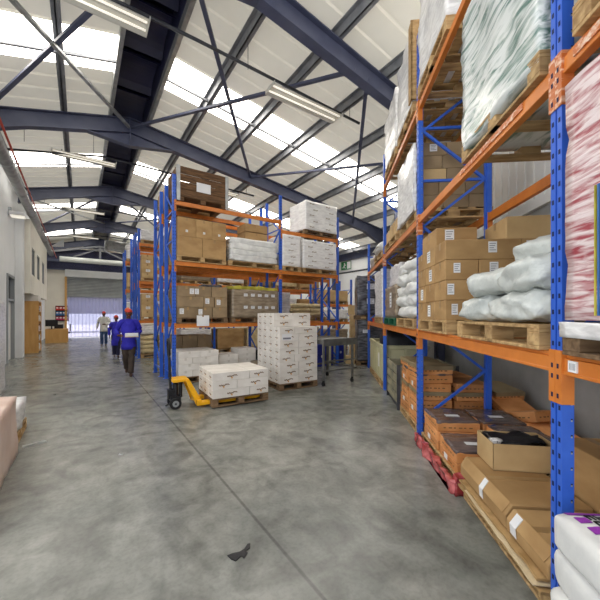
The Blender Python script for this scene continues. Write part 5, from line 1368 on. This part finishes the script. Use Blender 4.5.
def person(label, x, y, heading, scale, pose, jk, tr, hat, long_coat=.30):
    t = thing('person', label, 'person', 'W', x, y, 0); t.rotation_euler = (0, 0, heading); t.scale = (scale,) * 3
    hp = {}
    for s, sd in ((-1, 'R'), (1, 'L')):
        hp[sd] = [(s * .085, 0, .90)] + pose['leg' + sd]
    arms = {sd: [((-.165 if sd == 'R' else .165), .005, 1.415)] + pose['arm' + sd] for sd in ('R', 'L')}
    spine = [((0, 0, .92), (.13, .095)), ((0, .0, 1.08), (.125, .09)), ((0, .01, 1.25), (.145, .10)), ((0, .015, 1.38), (.12, .085)), ((0, .01, 1.47), .052), ((0, -.005, 1.53), .05), ((0, -.01, 1.57), .05)]
    ch = [spine]; fingers = []
    for sd in ('R', 'L'):
        a = arms[sd]
        ch.append([spine[3], (a[0], .056), (a[1], .042), (a[2], .028)])
        l = hp[sd]
        ch.append([spine[0], (l[0], .066), (l[1], .046), (l[2], .036), (l[3], .03)])
        w = Vector(a[2]); dv = (w - Vector(a[1])).normalized()
        pc, fg = hand_chains(w, pose.get('dir' + sd, dv), pose.get('up' + sd, (0, -1, .3)), 1 if sd == 'L' else -1, pose.get('curl' + sd, .5))
        ch.append(pc[0]); fingers += fg
    ms = [skin_mesh(ch)] + [skin_mesh([f], 1) for f in fingers] + [head_mesh((0, -.025, 1.63))]
    bodyo = put('body', join(ms, 'body'), 'skin', t)
    # clothes follow the body a little outside it
    def loft(rings, n=24):
        vs = []; fs = []
        for (cx, cy, cz, rx, ry) in rings:
            for j in range(n): vs.append((cx + rx * cos(2 * pi * j / n), cy + ry * sin(2 * pi * j / n) , cz + .0))
        for i in range(len(rings) - 1):
            for j in range(n): fs.append((i * n + j, i * n + (j + 1) % n, (i + 1) * n + (j + 1) % n, (i + 1) * n + j))
        fs += [tuple(range(n)), tuple((len(rings) - 1) * n + j for j in range(n))]
        return MB().add(vs, fs).mesh('loft', smooth=True)
    def limb(pts):
        rings = []; k = 4; out = MB()
        P_ = [Vector(p[0]) for p in pts]; R_ = [p[1] for p in pts]; q = []; r = []
        for i in range(len(P_) - 1):
            for j in range(k): q.append(P_[i].lerp(P_[i + 1], j / k)); r.append(R_[i] + (R_[i + 1] - R_[i]) * j / k + .003 * ((i * k + j) % 2))
        q.append(P_[-1]); r.append(R_[-1])
        for _ in range(2): q = [q[0]] + [(q[i - 1] + q[i] * 2 + q[i + 1]) / 4 for i in range(1, len(q) - 1)] + [q[-1]]
        return out.tube(q, r, 16).mesh('limb', smooth=True)
    hem = .93 - long_coat * .8
    jm = [loft([(0, -.01, hem, .185, .145), (0, -.008, hem + .1, .182, .14), (0, 0, .98, .172, .128), (0, .0, 1.1, .17, .125), (0, .008, 1.25, .183, .128), (0, .012, 1.36, .175, .115), (0, .012, 1.42, .145, .095), (0, .01, 1.46, .095, .075), (0, .005, 1.49, .062, .058)])]
    for sd in ('R', 'L'):
        a = arms[sd]; e = Vector(a[1]); w = Vector(a[2]); sx_ = .10 if a[0][0] > 0 else -.10
        jm.append(limb([((sx_, .01, 1.40), .075), (a[0], .074), (tuple(e), .064), (tuple(e + (w - e) * .93), .05)]))
    put('jacket', join(jm, 'jacket'), jk, t)
    tm_ = [loft([(0, 0, .80, .14, .11), (0, 0, .88, .155, .12), (0, 0, .98, .145, .11)])]
    for sd in ('R', 'L'):
        l = hp[sd]; tm_.append(limb([((l[0][0], 0, .92), .095), ((l[0][0], l[0][1], .82), .098), (l[1], .08), (tuple(Vector(l[2]) + Vector((0, 0, .06))), .072), (tuple(Vector(l[3]) + Vector((0, 0, .0))), .07)]))
    put('trousers', join(tm_, 'trousers'), tr, t)
    cl = MB()
    for s in (-1, 1): cl.add([(0, -.118, 1.36), (s * .075, -.07, 1.47), (s * .10, -.06, 1.45), (s * .03, -.128, 1.33), (0, -.124, 1.355), (s * .075, -.077, 1.475), (s * .10, -.067, 1.455), (s * .03, -.134, 1.33)], [(0, 1, 2, 3), (4, 7, 6, 5), (0, 4, 5, 1), (1, 5, 6, 2), (2, 6, 7, 3), (3, 7, 4, 0)])
    mk(cl, 'collar', jk, t)
    for sd in ('R', 'L'):
        an = Vector(hp[sd][3]); toe = pose.get('toe' + sd, -.06); mb = [[(tuple(an + Vector((0, .05, -.045))), (.04, .036)), (tuple(an + Vector((0, -.02, -.04))), (.043, .04)), (tuple(an + Vector((0, -.11, toe))), (.045, .03)), (tuple(an + Vector((0, -.17, toe - .005))), (.034, .022))]]
        put('shoe', skin_mesh(mb), 'shoe', t)
    hc = Vector((0, -.025, 1.63))
    mb = MB(); n, m = 20, 7; vs = []; fs = []
    for i in range(m + 1):
        th = (pi * .5) * i / m
        for j in range(n):
            a = 2 * pi * j / n; vs.append((hc.x + .088 * sin(th) * cos(a), hc.y + .004 + .106 * sin(th) * sin(a), hc.z + .028 + .105 * cos(th)))
    for i in range(m):
        for j in range(n): fs.append((i * n + j, (i + 1) * n + j, (i + 1) * n + (j + 1) % n, i * n + (j + 1) % n))
    fs.append(tuple(m * n + j for j in range(n)))
    mb.add(vs, fs)
    cp = mk(mb, 'cap', hat, t, smooth=True)
    if pose.get('peak'):
        pk = MB(); ring = []
        for k in range(9):
            a = pi + pi * k / 8; ring.append((hc.x + .085 * cos(a), hc.y - .03 + .125 * sin(a) * 1.05))
        pk.prism(ring, 'z', hc.z + .03, hc.z + .04); mk(pk, 'peak', hat, cp)
        mk(MB().tube([(-.075, .05, hc.z + .06), (-.06, .08, hc.z + .11), (0, .09, hc.z + .14)], .03, 8), 'cap_cloth', 'capo', cp, smooth=True)
    ey = MB(); pu = MB()
    for s in (-1, 1):
        ey.ball((s * .028, hc.y - .078, hc.z + .006), (.013, .008, .008), 10, 6); pu.ball((s * .028, hc.y - .085, hc.z + .006), (.006, .004, .0065), 8, 6)
    e = mk(ey, 'eyes', 'eye', t, smooth=True); mk(pu, 'pupils', 'hair', e, smooth=True)
    mk(MB().ball((0, hc.y - .092, hc.z - .056), (.026, .008, .008), 12, 6), 'lips', 'redpipe', t, smooth=True)
    hm = MB().ball((0, hc.y + .03, hc.z - .005), (.079, .075, .06), 14, 8)
    mk(hm, 'hair', 'hair', t, smooth=True)
    return t
cam_dir = lambda x, y: atan2(-x, y) * 1.0      # turn so that -y faces the camera
px, py = -4.28, 8.0
person('man in blue overall jacket and red peaked cap walking towards camera', px, py, .50, .945,
       dict(peak=True, legR=[(-.075, -.04, .50), (-.05, .20, .19), (-.05, .22, .15)], legL=[(.065, -.12, .50), (.045, -.17, .12), (.045, -.17, .085)],
            armR=[(-.31, .06, 1.17), (-.24, -.15, 1.06)], armL=[(.29, .06, 1.14), (.10, -.19, 1.09)], dirL=(-.8, -.5, .0), upL=(0, -.4, -.9), curlL=.7, dirR=(.6, -.7, .0), upR=(-.4, -.4, .8), curlR=.7, toeR=-.075), 'jacket', 'trous', 'cap', .30)
t = thing('paper_bundle', 'white bundle of papers held at belly by nearest man in blue', 'papers', 'W', px, py, 1.0); t.rotation_euler = (0, 0, .50)
c_ = Vector((.06, -.275, .03))
mk(MB().box(c_.x - .145, c_.x + .145, c_.y - .045, c_.y + .045, c_.z - .055, c_.z + .03), 'paper_stack', 'paper', t, bevel=.012)
mk(MB().box(c_.x - .15, c_.x + .15, c_.y - .05, c_.y + .05, c_.z - .068, c_.z - .055), 'folder', 'cardl', t)
person('person in blue overall coat and red cap behind the nearest man', -6.58, 11.45, .62, .85,
       dict(legR=[(-.07, -.04, .50), (-.06, .06, .14), (-.06, .06, .10)], legL=[(.07, -.08, .50), (.06, -.08, .12), (.06, -.08, .085)],
            armR=[(-.25, .04, 1.15), (-.25, -.06, .92)], armL=[(.27, .05, 1.14), (.12, -.18, 1.05)], dirL=(-.7, -.5, -.3), upL=(.2, -.8, .3), upR=(-1, 0, 0)), 'jacket', 'navycl', 'cap', .55)
person('man in white work coat, jeans and red cap near the strip curtain', -9.62, 15.7, .35, .955,
       dict(legR=[(-.09, -.02, .50), (-.09, .02, .14), (-.09, .02, .09)], legL=[(.09, -.02, .50), (.09, .02, .14), (.09, .02, .09)],
            armR=[(-.27, .02, 1.15), (-.30, -.03, .92)], armL=[(.28, .04, 1.14), (.10, -.17, 1.10)], dirL=(-.9, -.4, .0), upL=(0, -.9, .3), upR=(-1, 0, 0)), 'coatw', 'jeans', 'cap', .25)

# ------------------------------------------------------------------ light, sky and camera
w = bpy.data.worlds.new('daylight'); SC.world = w; w.use_nodes = True
bg = w.node_tree.nodes['Background']; bg.inputs['Color'].default_value = (.93, .96, 1.0, 1); bg.inputs['Strength'].default_value = WORLD
def area(name, f, x, y, z, sx, sy, power, rot=(0, 0, 0), col=(1, 1, 1)):
    l = bpy.data.lights.new(name, 'AREA'); l.shape = 'RECTANGLE'; l.size = sx; l.size_y = sy; l.energy = power; l.color = col
    o = bpy.data.objects.new(name, l); COL.objects.link(o); o.location = W(f, x, y, z); o.rotation_euler = (rot[0], rot[1], FR[f] + rot[2]); return o
sun = bpy.data.lights.new('sun', 'SUN'); sun.energy = SUN; sun.angle = radians(3); sun.color = (1, .97, .92)
so = bpy.data.objects.new('sun', sun); COL.objects.link(so)
dv = Vector(W('B', .12, -.62, -.9)); so.rotation_euler = (-dv).to_track_quat('Z', 'Y').to_euler()
cam = bpy.data.cameras.new('camera'); co = bpy.data.objects.new('camera', cam); COL.objects.link(co)
co.location = (0, 0, 1.5); co.rotation_euler = (pi / 2, 0, 0)
cam.sensor_fit = 'HORIZONTAL'; cam.sensor_width = 36; cam.lens = 320 / 600 * 36; cam.shift_y = 15 / 600; cam.clip_start = .02
SC.camera = co
vs_ = SC.view_settings
vs_.view_transform = 'Standard'; vs_.look = 'None'; vs_.gamma = 1; vs_.use_curve_mapping = False; vs_.exposure = EXPO
